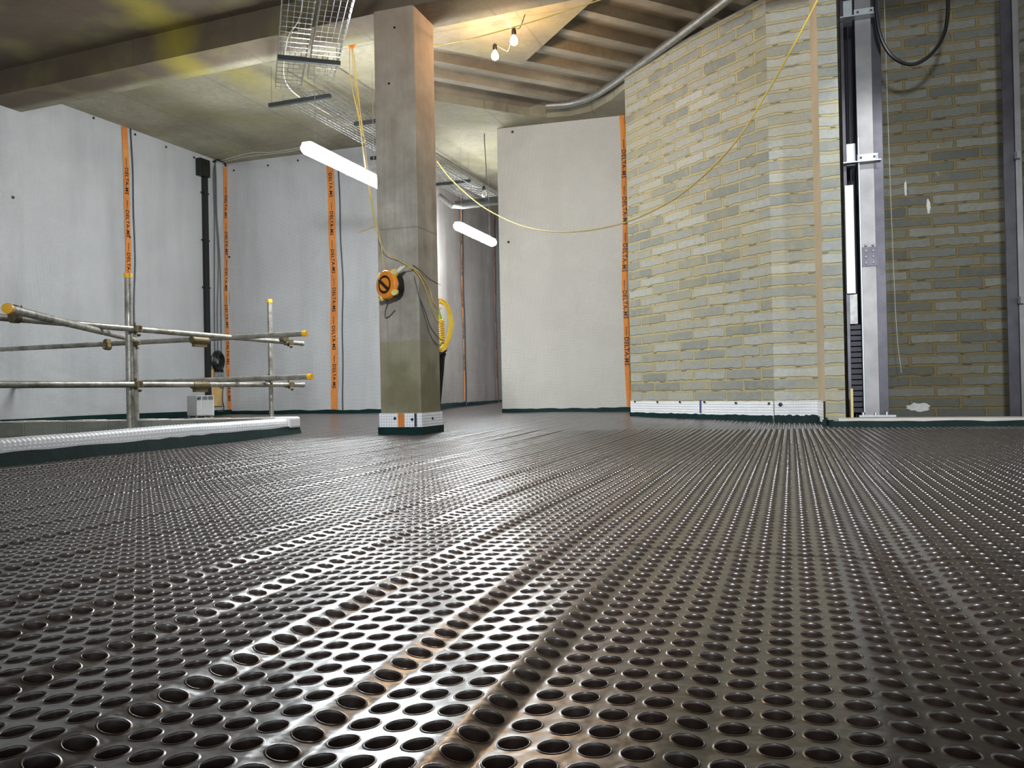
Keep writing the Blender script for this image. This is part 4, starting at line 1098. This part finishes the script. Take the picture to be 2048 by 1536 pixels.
cable('plumb_line', [P(1768, -20, 7.75), P(1778, 300, 7.75), P(1792, 640, 7.75), P(1803, 745, 7.75)], .0022, 'wcable', 'very thin pale plumb line hanging against the shaft wall', k=3)

# ================================================================== worker behind the column
pc = Vector((-.935, 9.5, fz(-1, 9.5)))
pe = thing('person', 'person in yellow high-visibility vest and black trousers standing mostly hidden behind the column', 'person', pc.to_tuple())
def skin_obj(name, verts, edges, radii, mat, parent, root=0, sub=2):
    me = bpy.data.meshes.new(name); og = worg(parent); me.from_pydata([tuple(v) for v in verts], edges, []); me.update()
    o = bpy.data.objects.new(name, me); C.objects.link(o); o.parent = parent
    md = o.modifiers.new('skin', 'SKIN'); md.use_smooth_shade = True
    for i, r in enumerate(radii):
        sv = me.skin_vertices[0].data[i]; sv.radius = r if isinstance(r, tuple) else (r, r); sv.use_root = (i == root)
    sb_ = o.modifiers.new('sub', 'SUBSURF'); sb_.levels = sub; sb_.render_levels = sub
    me.materials.append(M[mat]); return o
vb_ = [(0, 0, .93), (0, .01, 1.12), (-.10, .0, 1.32), (-.13, -.01, 1.46), (-.14, -.02, 1.54), (-.15, -.03, 1.64), (-.15, -.03, 1.70),
       (.05, 0, 1.40), (.10, -.02, 1.14), (.14, -.12, .93), (.165, -.15, .86), (-.28, 0, 1.40), (-.30, -.05, 1.15), (-.22, -.25, 1.05), (-.2, -.31, 1.03),
       (.08, 0, .80), (.08, -.01, .50), (.04, .03, .12), (.04, -.06, .06), (-.10, 0, .88), (-.12, 0, .50), (-.13, .03, .10), (-.14, -.12, .05)]
eb = [(0, 1), (1, 2), (2, 3), (3, 4), (4, 5), (5, 6), (2, 7), (7, 8), (8, 9), (9, 10), (2, 11), (11, 12), (12, 13), (13, 14), (0, 15), (15, 16), (16, 17), (17, 18), (0, 19), (19, 20), (20, 21), (21, 22)]
rb_ = [(.15, .11), (.145, .10), (.17, .11), .055, .06, (.075, .095), (.06, .08), .055, .042, .030, .032, .055, .042, .030, .032, .09, .065, .042, .04, .09, .065, .042, .04]
skin_obj('body', vb_, eb, rb_, 'skin', pe)
# fingers
for hx_, hy_, hz_, dx in ((.163, -.16, .83, 1), (-.195, -.34, 1.02, -1)):
    for k in range(4):
        o_ = (k-1.5)*.019; L_ = (.06, .07, .066, .052)[k]
        skin_obj('finger', [(hx_, hy_+o_, hz_+.01), (hx_+.004*dx, hy_+o_, hz_-L_*.5), (hx_-.006*dx, hy_+o_-.006, hz_-L_)], [(0, 1), (1, 2)], [.010, .009, .007], 'skin', pe, sub=1)
    skin_obj('thumb', [(hx_, hy_-.03, hz_+.02), (hx_-.012*dx, hy_-.055, hz_-.005), (hx_-.015*dx, hy_-.062, hz_-.03)], [(0, 1), (1, 2)], [.011, .010, .008], 'skin', pe, sub=1)
vest = skin_obj('vest', [(0, 0, .72), (0, .0, .98), (0, .01, 1.14), (-.10, 0, 1.32), (-.12, 0, 1.43), (.05, 0, 1.40), (-.28, 0, 1.40)], [(0, 1), (1, 2), (2, 3), (3, 4), (3, 5), (3, 6)], [(.185, .14), (.18, .13), (.17, .12), (.185, .125), (.08, .08), .075, .075], 'hivis', pe)
obj('reflective_band', MB().lathe([(.205, 0), (.207, .05), (.2, .055)], pc+Zv*.79-Vector((0, 0, fz(-1, 9.5)*0)), Zv, 24), 'silver', pe)
skin_obj('trousers', [(0, 0, .80), (.08, 0, .72), (.08, -.01, .50), (.04, .03, .08), (-.10, 0, .82), (-.125, 0, .50), (-.135, .03, .12)], [(0, 1), (1, 2), (2, 3), (0, 4), (4, 5), (5, 6)], [(.15, .12), .105, .075, .065, .105, .08, .065], 'trouser', pe)
for sx__ in (.04, -.135):
    skin_obj('boot', [(sx__, .05, .055), (sx__, -.05, .05), (sx__, -.14, .04)], [(0, 1), (1, 2)], [.055, .05, .04], 'trouser', pe)
hc = pc+Vector((-.15, -.03, 1.66))
obj('hair', MB().lathe([(.070, .0), (.092, .03), (.085, .075), (.05, .105), (.001, .115)], hc+Vector((0, .012, 0)), Zv, 18), 'hair', pe)
obj('nose', MB().lathe([(.014, 0), (.011, .015), (.004, .022)], hc+Vector((0, -.095, -.005)), Vector((0, -1, -.3)), 8), 'skin', pe)
for sx__ in (-.03, .03): obj('eye', MB().lathe([(.001, -.008), (.011, 0), (.001, .008)], hc+Vector((sx__, -.088, .018)), Vector((0, -1, 0)), 10), 'plug', pe)
for sx__ in (-.078, .078): obj('ear', MB().box(hc+Vector((sx__, 0, .0)), (.008, .016, .03)), 'skin', pe, bevel=.006)
obj('mouth', MB().box(hc+Vector((0, -.088, -.045)), (.024, .004, .004)), simple('lips', (150, 90, 80), .5), pe)
